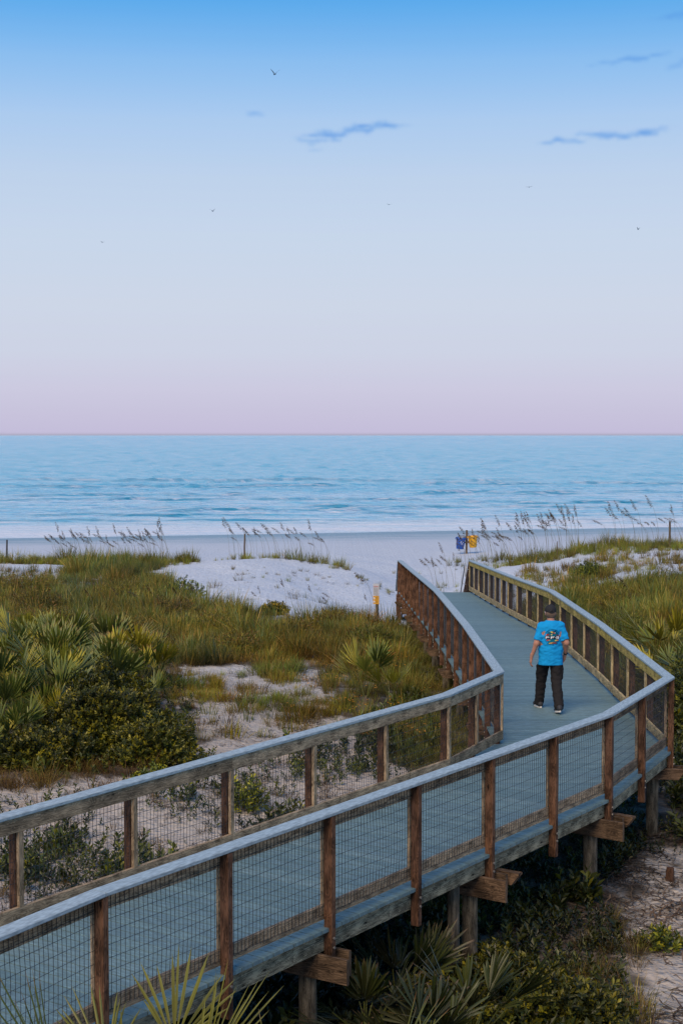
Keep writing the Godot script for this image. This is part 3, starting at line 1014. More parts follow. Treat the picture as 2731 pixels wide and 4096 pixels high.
func make_oat(height: float, bend: float, curl: float, fat: float, tone: Color) -> Array:
	# a thin stalk that bows at the top, with flat hanging spikelets along one side
	var st := begin()
	var pts := []
	var rr := []
	for i in 8:
		var f := i / 7.0
		pts.append(Vector3(bend * height * pow(f, 2.2), height * (f - curl * 0.16 * pow(f, 4.0)), 0.02 * sin(f * 3.0)))
		rr.append(lerpf(0.0055, 0.0025, f))
	tube(st, pts, rr, 3, 1, false)
	var stalk := close(st, true)
	var head := begin()
	head.set_smooth_group(-1)
	var n := 26
	for i in n:
		var f := lerpf(0.72, 1.0, i / float(n - 1))
		var q := f * 7.0
		var k := mini(int(q), 6)
		var p: Vector3 = (pts[k] as Vector3).lerp(pts[k + 1], q - k)
		var along: Vector3 = ((pts[k + 1] - pts[k]) as Vector3).normalized()
		var reach := (1.0 - absf((f - 0.84) / 0.16)) * 0.5 + 0.5
		var dir := (along * 0.7 + Vector3(0.5, -0.75, 0) + Vector3(rng.randf_range(-0.5, 0.3), rng.randf_range(-0.3, 0.3), rng.randf_range(-0.6, 0.6))).normalized()
		var len := 0.085 * reach * rng.randf_range(0.7, 1.3) * fat
		leaf(head, p, dir, len, 0.02 * fat, tone * rng.randf_range(0.7, 1.25))
		leaf(head, p + dir * len * 0.4, (dir + Vector3(0, -0.4, rng.randf_range(-0.4, 0.4))).normalized(), len * 0.7, 0.018 * fat, tone * rng.randf_range(0.7, 1.25))
	return [stalk, close(head)]

func oats(protos: Array, list: Array, label: String, group: String) -> void:
	# list of [x, z, height scale, bend direction]
	for q in list:
		var proto: Node3D = protos[rng.randi() % protos.size()]
		var o: Node3D = proto.duplicate()
		o.name = numbered("sea_oat")
		add_child(o)
		o.position = on_ground(q[0], q[1])
		o.rotation = Vector3(rng.randf_range(-0.06, 0.06), q[3], rng.randf_range(-0.08, 0.08))
		o.scale = Vector3.ONE * q[2]
		tag(o, label, "sea oat", group)

func oat_row(protos: Array, n: int, a: Vector2, b: Vector2, depth: float, s0: float, s1: float, label: String, group: String) -> void:
	var list := []
	for i in n:
		var p := a.lerp(b, (i + rng.randf()) / n)
		list.append([p.x, p.y + rng.randf_range(-depth, depth), rng.randf_range(s0, s1), PI + rng.randf_range(-0.9, 0.9)])
	oats(protos, list, label, group)

func twigs(strands: int, reach: float, c: Color) -> ArrayMesh:
	var st := begin()
	st.set_smooth_group(-1)
	for i in strands:
		var a := rng.randf() * TAU
		var p := Vector3(rng.randf_range(-0.6, 0.6) * reach, 0.006, rng.randf_range(-0.6, 0.6) * reach)
		var w := rng.randf_range(0.003, 0.007)
		st.set_color(c * rng.randf_range(0.6, 1.5))
		var y := rng.randf_range(0.0, 0.03)
		for k in 4:
			var d := Vector3(cos(a), 0, sin(a)) * reach * rng.randf_range(0.12, 0.25)
			var s := Vector3(-sin(a), 0, cos(a)) * w
			var q := p + d + Vector3(0, rng.randf_range(-0.5, 1.0) * y, 0)
			quad(st, p - s, q - s, q + s, p + s)
			p = q
			a += rng.randf_range(-0.9, 0.9)
	return close(st)

func build_plants() -> void:
	M.grass = mat(Color.WHITE, 0.6, 0.3)
	M.grass.vertex_color_use_as_albedo = true
	M.grass.backlight_enabled = true
	M.grass.backlight = Color(0.35, 0.35, 0.35)
	M.leaf = mat(Color.WHITE, 0.42, 0.4)
	M.leaf.vertex_color_use_as_albedo = true
	M.leaf.backlight_enabled = true
	M.leaf.backlight = Color(0.25, 0.25, 0.25)
	M.twig = mat(Color.WHITE, 0.95, 0.1)
	M.twig.vertex_color_use_as_albedo = true
	M.stem = mat(Color(0.09, 0.07, 0.05), 0.9)
	var olive := Color(0.195, 0.195, 0.034)
	var green := Color(0.13, 0.19, 0.034)
	var blue_green := Color(0.115, 0.18, 0.075)
	var straw := Color(0.45, 0.34, 0.11)
	var rust := Color(0.19, 0.11, 0.036)
	var root := Color(0.07, 0.05, 0.025)
	var tall := []
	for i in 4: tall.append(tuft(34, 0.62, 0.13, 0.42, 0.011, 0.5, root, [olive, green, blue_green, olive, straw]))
	var short := []
	for i in 3: short.append(tuft(26, 0.36, 0.12, 0.45, 0.010, 0.4, olive * 0.7, [olive * 1.3, green * 1.3, Color(0.17, 0.18, 0.04)]))
	var fine := []
	for i in 3: fine.append(tuft(40, 0.45, 0.12, 0.7, 0.006, 0.9, root, [olive, straw, rust, olive]))
	var dry := []
	for i in 3: dry.append(tuft(30, 0.40, 0.10, 0.8, 0.007, 0.8, root * 0.8, [rust, straw * 0.7, rust * 0.7]))
	var hues := [Color(0.75, 0.9, 1.15), Color(0.85, 1.0, 0.9), Color(1.05, 1.0, 0.8), Color(1.25, 1.05, 0.7), Color(1.15, 0.8, 0.7)]
	var warm := [Color(1.0, 1.0, 0.85), Color(1.3, 1.1, 0.7), Color(1.4, 1.05, 0.6), Color(1.2, 0.8, 0.6)]
	var cool := [Color(0.7, 0.85, 1.0), Color(0.8, 1.0, 0.95), Color(1.0, 1.05, 0.85)]
	# low leafy cover
	var dark := Color(0.03, 0.042, 0.014)
	var mid := Color(0.062, 0.078, 0.016)
	var bright := Color(0.22, 0.215, 0.02)
	var sprays := [spray(8, 0.08, 0.07, 0.032, [dark, mid, mid]), spray(9, 0.09, 0.065, 0.03, [dark, mid, bright * 0.7]), spray(7, 0.07, 0.07, 0.033, [mid, bright, bright])]
	var big := [spray(12, 0.16, 0.085, 0.036, [dark, mid]), spray(14, 0.2, 0.075, 0.032, [dark, mid, bright * 0.7]), spray(11, 0.14, 0.08, 0.034, [dark, dark, mid])]
	var undergrowth := [big[0], big[1]]
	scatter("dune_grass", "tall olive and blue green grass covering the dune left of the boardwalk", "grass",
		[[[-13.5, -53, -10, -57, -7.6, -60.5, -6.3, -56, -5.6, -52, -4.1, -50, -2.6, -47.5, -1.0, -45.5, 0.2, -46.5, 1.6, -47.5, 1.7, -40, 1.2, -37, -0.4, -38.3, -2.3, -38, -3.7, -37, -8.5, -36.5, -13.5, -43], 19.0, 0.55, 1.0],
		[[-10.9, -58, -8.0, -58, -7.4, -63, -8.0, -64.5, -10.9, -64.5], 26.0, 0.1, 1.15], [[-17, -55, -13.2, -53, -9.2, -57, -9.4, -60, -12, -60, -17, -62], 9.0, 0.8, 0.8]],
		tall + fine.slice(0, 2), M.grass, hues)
	scatter("crest_grass", "short bright green grass along the crest of the left dune", "grass",
		[[[-20, -64.5, -6.7, -63, -5.8, -65.5, -20, -67], 22.0, 0.2, 1.0], [[-4.7, -64.2, -1.7, -64.0, 0.3, -63.2, 0.5, -64.4, -1.8, -65.8, -4.7, -65.8], 10.0, 0.5, 0.95], [[-6.2, -63, -4.7, -63.6, -4.7, -65.2, -6.2, -65], 4.0, 0.5, 0.6], [[0.4, -62, 2.4, -59.5, 2.6, -61, 0.8, -63.6], 4.0, 0.5, 0.7]], short + tall.slice(0, 1), M.grass, [Color(1.1, 1.05, 0.9), Color(1.3, 1.2, 0.8), Color(1.0, 1.1, 0.9)])
	scatter("meadow_grass", "yellowish fine grass on the flat ground behind the left dune", "grass",
		[[[-8.0, -41.5, -5.6, -44.5, -3.4, -45.5, -0.5, -43.5, 1.8, -44, 1.8, -38.5, 0.6, -35.5, -0.2, -37.6, -2.3, -37.5, -4.1, -37.2, -8.0, -36], 22.0, 0.35, 1.0]], fine + tall.slice(0, 1), M.grass, warm)
	scatter("sand_grass", "sparse tufts of thin grass on the bare sand left of the boardwalk", "grass",
		[[[-5.0, -37.3, -0.4, -38.1, 0.3, -36.4, 0.2, -29.5, -3.6, -28.6, -4.6, -31], 8.0, 1.0, 0.9], [[-4.2, -34.5, -3.0, -36, -2.4, -32.6, -3.5, -31.6], 40.0, 0.3, 0.85], [[-2.2, -38.6, -1.2, -38.4, -0.9, -35.2, -1.5, -34.6, -2.0, -36.2], 34.0, 0.2, 1.15],
		[[-2.4, -32.9, -0.7, -33.5, 0.1, -31.6, -0.3, -30.6, -1.9, -31.4], 36.0, 0.3, 0.85], [[-6, -57, -2, -59, 0.4, -55, 0.6, -50, -2.6, -50, -4.5, -53], 0.7, 0.8, 0.9], [[-4.5, -61.5, -1.2, -62, 1.0, -60.5, 1.5, -57, -0.5, -58.5, -4.5, -58.5], 1.6, 0.9, 0.6], [[2.0, -75, 6.0, -76, 5.2, -60, 2.6, -58], 0.15, 0.6, 0.7]], fine + short.slice(0, 2), M.grass, warm + cool)
	scatter("flower_scrub", "dark green weeds and tall grass beside the left edge of the boardwalk", "weeds",
		[[[-0.5, -36.5, 0.6, -39.5, 1.8, -40.5, 2.1, -46, 1.2, -49, 2.0, -49, 2.3, -34, 2.2, -27.5, 1.0, -27, 0.3, -30, -0.4, -33], 26.0, 0.25, 0.8], [[-0.8, -46.8, 1.0, -46.2, 1.6, -48.6, -0.6, -49], 22.0, 0.2, 1.1]], fine + tall.slice(1, 3) + dry.slice(0, 1), M.grass, [Color(0.6, 0.75, 0.6), Color(0.8, 0.9, 0.6), Color(0.9, 0.8, 0.6), Color(1.0, 0.9, 0.6)])
	scatter("undergrowth", "dark weeds growing in the shade under the far boardwalk", "weeds",
		[[[1.2, -26, 2.3, -22.8, 3.4, -22.4, 3.6, -30, 3.2, -47, 1.6, -49.5, 1.4, -40], 48.0, 0.15, 0.8]], fine + dry.slice(0, 1), M.grass, [Color(0.6, 0.75, 0.6), Color(0.8, 0.9, 0.6), Color(0.9, 0.8, 0.6)], 0.35, -1.0)
	scatter("palmetto_undergrowth", "dark leafy undergrowth filling the left palmetto clump", "ground cover",
		[[[-9.5, -37.5, -5.0, -37.2, -3.4, -33.5, -2.9, -30.8, -3.2, -28.5, -3.4, -25.9, -5.0, -25.2, -6.4, -26.6, -9.5, -27.5], 38.0, 0.15, 1.0]], undergrowth, M.leaf, [Color(0.8, 0.85, 0.7), Color(1.1, 1.1, 0.7)], 0.4, 0.0, 0.5)
	scatter("dry_grass", "low brown dried grass at the foot of the leafy bush on the left", "grass",
		[[[-7.5, -29.5, -5.6, -27.8, -4.0, -26.2, -2.8, -27, -3.6, -25.4, -5.2, -24.6, -7.5, -25.6], 34.0, 0.3, 0.9], [[-7.5, -26.2, -3.5, -24.8, -0.6, -28.5, 0.6, -24, -1.5, -18.5, -3.8, -17.5, -7, -22], 9.0, 0.9, 0.65]], dry + fine.slice(0, 1), M.grass, [Color(0.8, 0.8, 0.75), Color(1.0, 0.85, 0.7), Color(1.1, 1.0, 0.7)])
	scatter("slope_grass", "tall green grass filling the slope right of the boardwalk", "grass",
		[[[5.4, -50, 6.6, -53.5, 8.5, -54.5, 11, -53.5, 15, -56, 18, -50, 15, -40, 10, -33, 6.5, -31, 5.3, -31, 5.3, -44], 20.0, 0.35, 1.05]], tall + fine.slice(0, 1), M.grass, [Color(0.8, 0.95, 1.05), Color(0.9, 1.0, 0.8), Color(1.15, 1.1, 0.7), Color(1.2, 0.95, 0.65)])
	scatter("crest_grass", "green grass along the crest of the right dune", "grass",
		[[[6.4, -66, 9, -62.8, 12, -62.2, 22, -62, 22, -66.5, 8, -67], 17.0, 0.3, 1.0], [[4.9, -72, 7.4, -65, 8.8, -66, 7.6, -72, 5.8, -76], 5.0, 0.6, 0.8], [[3.4, -60, 4.6, -60, 5.6, -63, 4.6, -66, 3.8, -65], 3.0, 0.6, 0.8]], short + tall.slice(0, 2), M.grass, [Color(0.9, 1.0, 0.9), Color(1.2, 1.1, 0.8), Color(1.0, 1.0, 0.7)])
	scatter("hollow_grass", "thin scattered grass on the pale sand of the right dune", "grass",
		[[[6.0, -55, 7.2, -62, 10, -61.5, 20, -61, 20, -55, 14, -57, 9, -55], 12.0, 0.75, 0.85]], tall + fine + short, M.grass, warm)
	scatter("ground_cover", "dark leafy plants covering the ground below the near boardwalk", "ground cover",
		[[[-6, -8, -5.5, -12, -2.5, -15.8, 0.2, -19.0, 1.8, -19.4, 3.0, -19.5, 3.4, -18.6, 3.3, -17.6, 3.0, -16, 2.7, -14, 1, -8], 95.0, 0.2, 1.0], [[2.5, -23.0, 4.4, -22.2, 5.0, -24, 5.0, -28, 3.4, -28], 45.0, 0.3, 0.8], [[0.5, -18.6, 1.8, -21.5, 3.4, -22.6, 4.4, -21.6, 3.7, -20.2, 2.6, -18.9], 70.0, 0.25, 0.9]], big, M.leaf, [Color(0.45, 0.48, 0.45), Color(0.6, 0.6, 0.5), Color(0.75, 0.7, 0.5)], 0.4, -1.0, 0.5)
	scatter("ground_cover", "dark leafy scrub right of the boardwalk corner", "ground cover",
		[[[4.9, -20.6, 5.6, -20.5, 7.4, -22, 9, -27, 10, -34, 6.2, -34, 5.2, -30, 5.1, -24], 70.0, 0.3, 1.0], [[3.6, -21.4, 4.8, -22.6, 5.0, -21.2, 4.3, -20.9], 40.0, 0.4, 0.7]], big, M.leaf, [Color(0.4, 0.45, 0.4), Color(0.65, 0.65, 0.5), Color(1.0, 0.95, 0.6)], 0.45, -1.0, 0.5)
	scatter("creeping_weeds", "small leafy weeds creeping over the sand behind the near left railing", "weeds",
		[[[-5.6, -21.9, -3.8, -22.6, -3.4, -20.1, -4.4, -19.2, -5.6, -20.4], 75.0, 0.7, 0.9], [[-2.7, -24.2, -1.9, -25.1, -1.5, -22.9, -2.2, -21.9], 46.0, 0.6, 0.8], [[-1.1, -28.6, 0.3, -29.9, 0.4, -25.4, -0.8, -24.7], 44.0, 0.6, 0.9],
		[[0.3, -31.0, 1.9, -33.4, 2.2, -29.5, 1.0, -25.6, 0.2, -25.4], 60.0, 0.4, 1.0], [[-4.8, -20.6, -2.8, -21.4, -0.6, -18.2, -2.2, -17.0, -3.8, -18.6], 75.0, 0.7, 0.9], [[-5.4, -24.4, -2.6, -24.6, -1.6, -21.6, -2.6, -20.6, -5.4, -23], 22.0, 0.85, 0.75], [[-2.4, -27.2, -0.8, -28.2, -0.4, -24.6, -1.8, -23.8], 30.0, 0.85, 0.7], [[-1.6, -22.4, 0.2, -24, 0.9, -21.2, 0.0, -20.0], 70.0, 0.75, 0.8]], big, M.leaf, [Color(0.6, 0.7, 0.6), Color(0.9, 0.95, 0.7), Color(1.3, 1.2, 0.8)], 0.45, 0.0, 0.5)
	scatter("brown_grass", "brown and green grass at the edge of the bare sand in the lower right", "grass",
		[[[2.9, -19.0, 3.5, -18.9, 3.45, -17.4, 3.2, -15.6, 2.7, -14.4, 2.5, -16.5], 40.0, 0.3, 0.75]], dry + fine, M.grass, [Color(0.7, 0.7, 0.6), Color(0.9, 0.9, 0.7)])
	scatter("beach_wrack", "small dark bits of seaweed and shell strewn over the open beach", "seaweed",
		[[[-24, -100, 28, -92, 28, -78, 4, -66, -2, -70, -24, -74], 0.30, 0.6, 0.5]], [twigs(4, 0.25, Color(0.10, 0.085, 0.07)), twigs(3, 0.16, Color(0.14, 0.12, 0.10))], M.twig, [Color(0.8, 0.8, 0.8), Color(1.3, 1.2, 1.1)], 0.4, -1.0, 0.05)
	var litter := []
	for i in 4: litter.append(twigs(9, 0.32, Color(0.085, 0.065, 0.05)))
	scatter("plant_litter", "dark dead stems and twigs lying on the sand", "twigs",
		[[[-6.3, -27.7, -3.3, -30.1, 0.3, -31, 0.4, -20.5, -4.4, -17.4, -6.3, -20], 6.0, 0.8, 0.8], [[-5.0, -38, -0.4, -38.6, 0.5, -36, 0.3, -29, -3.6, -28], 5.0, 0.85, 1.0], [[2.6, -21.6, 5.6, -22.5, 5.6, -13.5, 2.4, -13.5], 20.0, 1.0, 0.7], [[-1.0, -18, 3.4, -22.8, 5.0, -22.5, 4.6, -19, 2.6, -16], 30.0, 0.5, 0.9], [[-6, -60, 0.5, -62, 1, -50, -4, -50], 0.5, 0.8, 1.0], [[6, -55, 7.2, -62, 20, -61, 20, -55], 1.2, 0.8, 1.0]], litter, M.twig, [Color(0.8, 0.8, 0.8), Color(1.1, 1.0, 0.9)], 0.4, -1.0, 0.05)
	var bloom := begin()
	bloom.set_smooth_group(-1)
	for k in 5:
		var c := Vector3(rng.randf_range(-0.15, 0.15), rng.randf_range(0.3, 0.45), rng.randf_range(-0.15, 0.15))
		bloom.set_color(Color(0.10, 0.12, 0.03))
		tri(bloom, Vector3(c.x * 0.4 - 0.003, 0, c.z * 0.4), Vector3(c.x * 0.4 + 0.003, 0, c.z * 0.4), c)
		for q in 7:
			var a := TAU * q / 7.0
			leaf(bloom, c, Vector3(cos(a), 0.35, sin(a)).normalized(), 0.026, 0.017, Color(0.62, 0.27, 0.02))
		leaf(bloom, c + Vector3(-0.008, 0.006, 0), Vector3(1, 0.1, 0).normalized(), 0.016, 0.014, Color(0.12, 0.04, 0.02))
	scatter("wildflowers", "small orange and yellow flowers among the weeds near the boardwalk", "flowers",
		[[[-0.5, -36.5, 1.8, -38, 2.1, -29, 0.8, -26, 0.2, -30], 3.0, 0.5, 0.8], [[-2.4, -32.9, -0.7, -33.5, 0.1, -31.6, -0.3, -30.6, -1.9, -31.4], 2.5, 0.4, 0.8], [[1.2, -16, 2.9, -16.2, 2.8, -14, 1.0, -14], 0.5, 0.4, 0.7]], [close(bloom)], M.leaf, [Color(1, 1, 1), Color(1.2, 1.3, 1)], 0.3, 0.0)
	# single shrubs
	shrub("wide rounded leafy bush with yellow green tips in front of the left palmettos", on_ground(-4.3, -27.8), 1.12, 1.45, 1.0, 9500, sprays, [Color(0.5, 0.5, 0.42), Color(0.7, 0.68, 0.5), Color(1.1, 1.0, 0.6)], "leafy_bush")
	shrub("dark leafy bush at the left foot of the wide bush, lower than the palmettos", on_ground(-5.15, -26.4), 0.8, 0.6, 0.6, 2600, sprays, [Color(0.5, 0.5, 0.45), Color(0.8, 0.75, 0.55), Color(1.0, 0.9, 0.55)], "leafy_bush")
	shrub("low spreading extension of the leafy bush at its right foot on bare sand", on_ground(-3.35, -26.9), 0.8, 0.75, 0.7, 2400, sprays, [Color(0.7, 0.7, 0.6), Color(1.0, 0.95, 0.7), Color(1.2, 1.1, 0.7)], "leafy_bush")
	for q in [[-9.5, -47, 0.9, 0.55], [-7.2, -50.5, 1.1, 0.6], [-5.2, -46, 0.8, 0.5], [-8.4, -42.5, 0.9, 0.5], [-3.6, -43, 0.8, 0.42], [-1.4, -41.5, 0.7, 0.4], [-6.0, -40.5, 0.9, 0.45], [-0.2, -44.6, 0.6, 0.45], [-10.8, -52, 1.0, 0.6], [-2.6, -38.8, 0.6, 0.4], [0.8, -41.5, 0.6, 0.45]]:
		shrub("low loose bush poking out of the olive grass of the left dune", on_ground(q[0], q[1]), q[2], q[3], q[2] * 0.8, 420, [spray(12, 0.2, 0.1, 0.016, [mid, bright * 0.8, olive]), spray(10, 0.26, 0.12, 0.014, [olive, mid, rust])], [[Color(0.7, 0.8, 0.6), Color(1.0, 1.0, 0.7)], [Color(1.1, 1.0, 0.6), Color(1.3, 1.1, 0.7)], [Color(0.8, 0.65, 0.5), Color(1.1, 0.85, 0.6)]][rng.randi() % 3], "shrub", "loose bushes in the left grass")
	for q in [[8.5, -47, 0.9, 0.5], [11.5, -51, 1.1, 0.6], [7.4, -41, 0.8, 0.5], [10.4, -43, 1.0, 0.55], [9.0, -38, 0.8, 0.5]]:
		shrub("low loose bush in the tall grass of the right slope", on_ground(q[0], q[1]), q[2], q[3], q[2] * 0.8, 420, [spray(12, 0.2, 0.1, 0.016, [mid, bright * 0.8, olive]), spray(10, 0.26, 0.12, 0.014, [olive, mid, rust])], [[Color(0.7, 0.8, 0.6), Color(1.0, 1.0, 0.7)], [Color(1.1, 0.9, 0.6), Color(1.3, 1.0, 0.6)]][rng.randi() % 2], "shrub", "loose bushes on the right slope")
	shrub("small brownish round bush standing alone on the dune sand", on_ground(-2.1, -47.6), 0.42, 0.32, 0.4, 500, sprays, [Color(1.3, 1.2, 0.8), Color(2.0, 1.4, 0.9)])
	shrub("grey green leafy weed where the left dune meets bare sand", on_ground(-5.6, -52.5), 0.8, 0.6, 0.6, 600, sprays, [Color(1.3, 1.5, 1.3), Color(1.0, 1.2, 0.9)])
	shrub("dark round bush in the sandy hollow of the right dune", on_ground(9.4, -57.5), 0.75, 0.5, 0.5, 900, sprays, [Color(0.9, 1.1, 0.9), Color(1.3, 1.4, 1.0)])
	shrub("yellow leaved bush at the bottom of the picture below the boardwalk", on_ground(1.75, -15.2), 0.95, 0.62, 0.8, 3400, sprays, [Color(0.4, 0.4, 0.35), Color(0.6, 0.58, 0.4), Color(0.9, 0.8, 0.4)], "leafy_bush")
	shrub("dark leafy bush right of the corner post, its top level with the deck", on_ground(6.3, -23.5), 0.9, 1.35, 0.9, 2600, sprays, [Color(0.6, 0.7, 0.6), Color(1.0, 1.0, 0.7), Color(1.5, 1.4, 0.8)], "leafy_bush")
	shrub("tangled dark bush under the right palmettos", on_ground(7.4, -29.5), 1.2, 1.2, 1.0, 2600, sprays, [Color(0.5, 0.6, 0.5), Color(0.9, 0.9, 0.7)], "leafy_bush")
	shrub("small green sprig of leaves on the bare sand at the lower right", on_ground(3.75, -17.6), 0.26, 0.2, 0.2, 110, sprays, [Color(0.9, 1.0, 0.8), Color(1.3, 1.3, 0.8)])
	shrub("leafy green plant behind the wire left of the railing joint", on_ground(-1.45, -23.3), 0.3, 0.42, 0.25, 170, sprays, [Color(1.1, 1.2, 0.8), Color(1.6, 1.6, 0.9)])
	shrub("bright green low bush behind the top of the near left railing", on_ground(-3.0, -25.0), 0.4, 0.3, 0.3, 260, sprays, [Color(1.1, 1.2, 0.8), Color(1.6, 1.6, 0.9)])
	# palmettos
	var g1 := Color(0.13, 0.158, 0.026)
	var g2 := Color(0.105, 0.132, 0.035)
	var g3 := Color(0.33, 0.29, 0.028)
	var tan_tip := Color(0.28, 0.17, 0.06)
	var fr := make_frond_set(0.70, 0.78, 0.1, [g1, g2, g3, g1, g2 * 1.1, g1], [tan_tip, g3, tan_tip, g3, g3, tan_tip])
	var warm_fr := make_frond_set(0.68, 0.78, 0.06, [g3, g1, g3 * 1.1], [Color(0.36, 0.16, 0.07), tan_tip, Color(0.36, 0.16, 0.07)])
	var dim := make_frond_set(0.55, 0.5, 0.3, [g2 * 0.3, g2 * 0.38, Color(0.045, 0.05, 0.022)], [Color(0.12, 0.09, 0.05), g2 * 0.6, Color(0.16, 0.1, 0.06)], 0.036)  # frond greens darkened to paint in the gloom below the deck
	var spots := [[-7.7, -36.8, 10, 1.05, 0], [-6.6, -35.6, 11, 1.05, 0], [-5.6, -36.2, 10, 1.05, 0], [-7.4, -33.2, 12, 1.1, 0], [-6.3, -33.0, 12, 1.1, 0], [-5.2, -34.0, 10, 1.0, 1], [-4.5, -34.2, 10, 1.0, 1], [-4.1, -33.2, 10, 0.85, 1], [-3.9, -30.6, 7, 0.7, 0],
		[-6.9, -30.4, 12, 1.15, 0], [-5.85, -31.0, 11, 1.05, 0], [-6.4, -28.6, 10, 1.0, 0], [-8.2, -31.5, 11, 1.1, 0], [-4.7, -31.4, 9, 0.9, 0], [-5.7, -28.6, 10, 0.85, 0], [-6.9, -27.0, 9, 0.9, 0], [-7.0, -34.4, 11, 1.0, 0], [-5.0, -32.4, 9, 0.95, 0], [-7.9, -28.9, 10, 1.0, 0], [-5.75, -26.9, 11, 0.8, 0], [-6.25, -25.9, 10, 0.75, 0], [-5.6, -29.6, 11, 1.1, 0], [-5.25, -28.3, 9, 0.9, 0]]
	var says := ["saw palmetto at the far left back of the clump, cut by the frame", "blue green saw palmetto at the back of the left clump with upright fan", "saw palmetto at the back of the left clump before brown grass", "tall saw palmetto at the left frame edge behind the front row", "bushy saw palmetto in the middle of the left clump", "orange tipped saw palmetto at the back of the left clump, left one", "orange tipped saw palmetto at the back of the left clump, right one", "saw palmetto with yellow fan on the right shoulder of the leafy bush", "small saw palmetto at the right end of the clump beside bare sand",
		"large saw palmetto at the left edge level with the bush top", "saw palmetto with yellow green fans touching the bush on its left", "saw palmetto with star shaped fans low at the left edge", "saw palmetto half out of the frame left of the middle row", "saw palmetto rising right behind the leafy bush", "small saw palmetto at the left foot of the leafy bush", "lowest saw palmetto at the left edge over dry brown grass", "saw palmetto in the left clump between back row and frame edge", "short saw palmetto behind the top of the leafy bush", "saw palmetto mostly outside the left frame edge in the front row", "low saw palmetto in front of the clump beside the left foot of the bush", "lowest front saw palmetto at the left edge with pale starry blades", "tall saw palmetto standing directly left of the bush top", "saw palmetto pressed against the left side of the wide bush"]
	for i in spots.size():
		var s: Array = spots[i]
		palmetto(says[i], on_ground(s[0], s[1]), warm_fr if s[4] == 1 else fr, s[2] + 4, s[3], 0.72, -1.0, "saw palmettos of the left clump")
	palmetto("left of the two bright palmettos standing near the boardwalk, fan tipped brown", on_ground(0.50, -32.3), fr, 7, 0.95, 0.5)
	palmetto("right of the two bright palmettos near the boardwalk, with a wide yellow green fan", on_ground(1.08, -32.5), make_frond_set(0.66, 0.5, 0.04, [Color(0.2, 0.21, 0.02)], [Color(0.26, 0.22, 0.04)], 0.03), 6, 0.95, 0.5)
	palmetto("saw palmetto with reddish tips behind the right railing", on_ground(7.55, -35.2), warm_fr, 14, 1.1, 0.95)
	palmetto("saw palmetto with orange fans cut off by the right edge", on_ground(8.9, -35.6), warm_fr, 12, 1.15, 0.9)
	palmetto("saw palmetto with drooping grey green fans just behind the right railing", on_ground(6.95, -31.8), fr, 11, 1.0, 1.1)
	palmetto("dull green saw palmetto at the right edge above the railing corner", on_ground(7.7, -31.3), fr, 11, 1.1, 1.1)
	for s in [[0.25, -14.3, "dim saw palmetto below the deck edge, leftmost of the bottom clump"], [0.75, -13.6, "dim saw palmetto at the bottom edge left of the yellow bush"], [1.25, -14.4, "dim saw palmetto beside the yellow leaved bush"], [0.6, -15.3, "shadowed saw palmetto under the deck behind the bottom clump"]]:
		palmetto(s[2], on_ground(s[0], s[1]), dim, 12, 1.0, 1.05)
	var tan_fr := make_frond_set(0.75, 1.55, 0.15, [Color(0.15, 0.11, 0.05), Color(0.10, 0.11, 0.025), Color(0.20, 0.14, 0.08), Color(0.14, 0.11, 0.05)], [Color(0.34, 0.25, 0.15), Color(0.26, 0.10, 0.035), Color(0.38, 0.3, 0.2)], 0.024)
	palmetto("tall saw palmetto with dried tan blades at the bottom edge", on_ground(-0.02, -10.3), tan_fr, 8, 0.87, 0.25)
	palmetto("tall saw palmetto with green and orange blades in front of the near post", on_ground(-1.35, -9.9), make_frond_set(0.8, 1.65, 0.1, [Color(0.10, 0.12, 0.02), Color(0.13, 0.13, 0.02)], [Color(0.32, 0.13, 0.04), Color(0.14, 0.14, 0.03)], 0.026), 9, 0.94, 0.28)
	# sea oats
	var protos := []
	for k in [[1.55, 0.26, 1.1, 1.15], [1.75, 0.2, 0.8, 1.25], [1.4, 0.4, 1.4, 1.1], [1.6, 0.12, 0.4, 1.3], [1.5, 0.32, 1.2, 1.35], [1.35, 0.46, 1.6, 1.0]]:
		var o := Node3D.new()
		var m := make_oat(k[0], k[1], k[2], k[3], Color(0.125, 0.082, 0.042))
		part("stalk", m[0], M.grass_stalk, o)
		part("seed_head", m[1], M.leaf, o)
		protos.append(o)
	oat_row(protos, 46, Vector2(-12.3, -64.5), Vector2(-7.8, -64.5), 1.0, 0.8, 1.25, "sea oat with bowed seed head on the grassy crest of the left dune", "sea oats on the left dune crest")
	oat_row(protos, 14, Vector2(-8.2, -64.3), Vector2(-7.2, -64.3), 0.6, 0.9, 1.3, "sea oat in the dense dark bunch at the right end of the left crest", "sea oats at the end of the left crest")
	oat_row(protos, 28, Vector2(-4.9, -65), Vector2(-0.4, -64.5), 0.8, 0.85, 1.3, "sea oat on the low sand hump around the weathered fence post", "sea oats around the middle fence post")
	oat_row(protos, 64, Vector2(5.6, -69), Vector2(10.2, -64.5), 1.6, 1.0, 1.45, "sea oat in the long thick stand behind the waste bins", "sea oats right of the bins")
	oat_row(protos, 30, Vector2(11.2, -64.5), Vector2(17.0, -64.0), 1.2, 1.05, 1.5, "sea oat on the right dune crest near the frame edge", "sea oats at the right edge")
	oat_row(protos, 9, Vector2(3.6, -62), Vector2(5.2, -66), 1.0, 0.9, 1.3, "sea oat on the sand mound in front of the waste bins", "sea oats before the bins")
	oat_row(protos, 8, Vector2(-3.6, -46.5), Vector2(1.0, -48.0), 1.0, 0.6, 0.85, "tan sea oat standing before the bare dune sand", "sea oats before the bare sand")
	oat_row(protos, 6, Vector2(-7.0, -43), Vector2(-4.0, -46), 1.5, 0.8, 1.0, "pale sea oat among the olive grass of the left dune", "sea oats in the left grass")
	oats(protos, [[8.0, -41.5, 1.1, 3.0]], "tan sea oat in the tall grass behind the person", "")
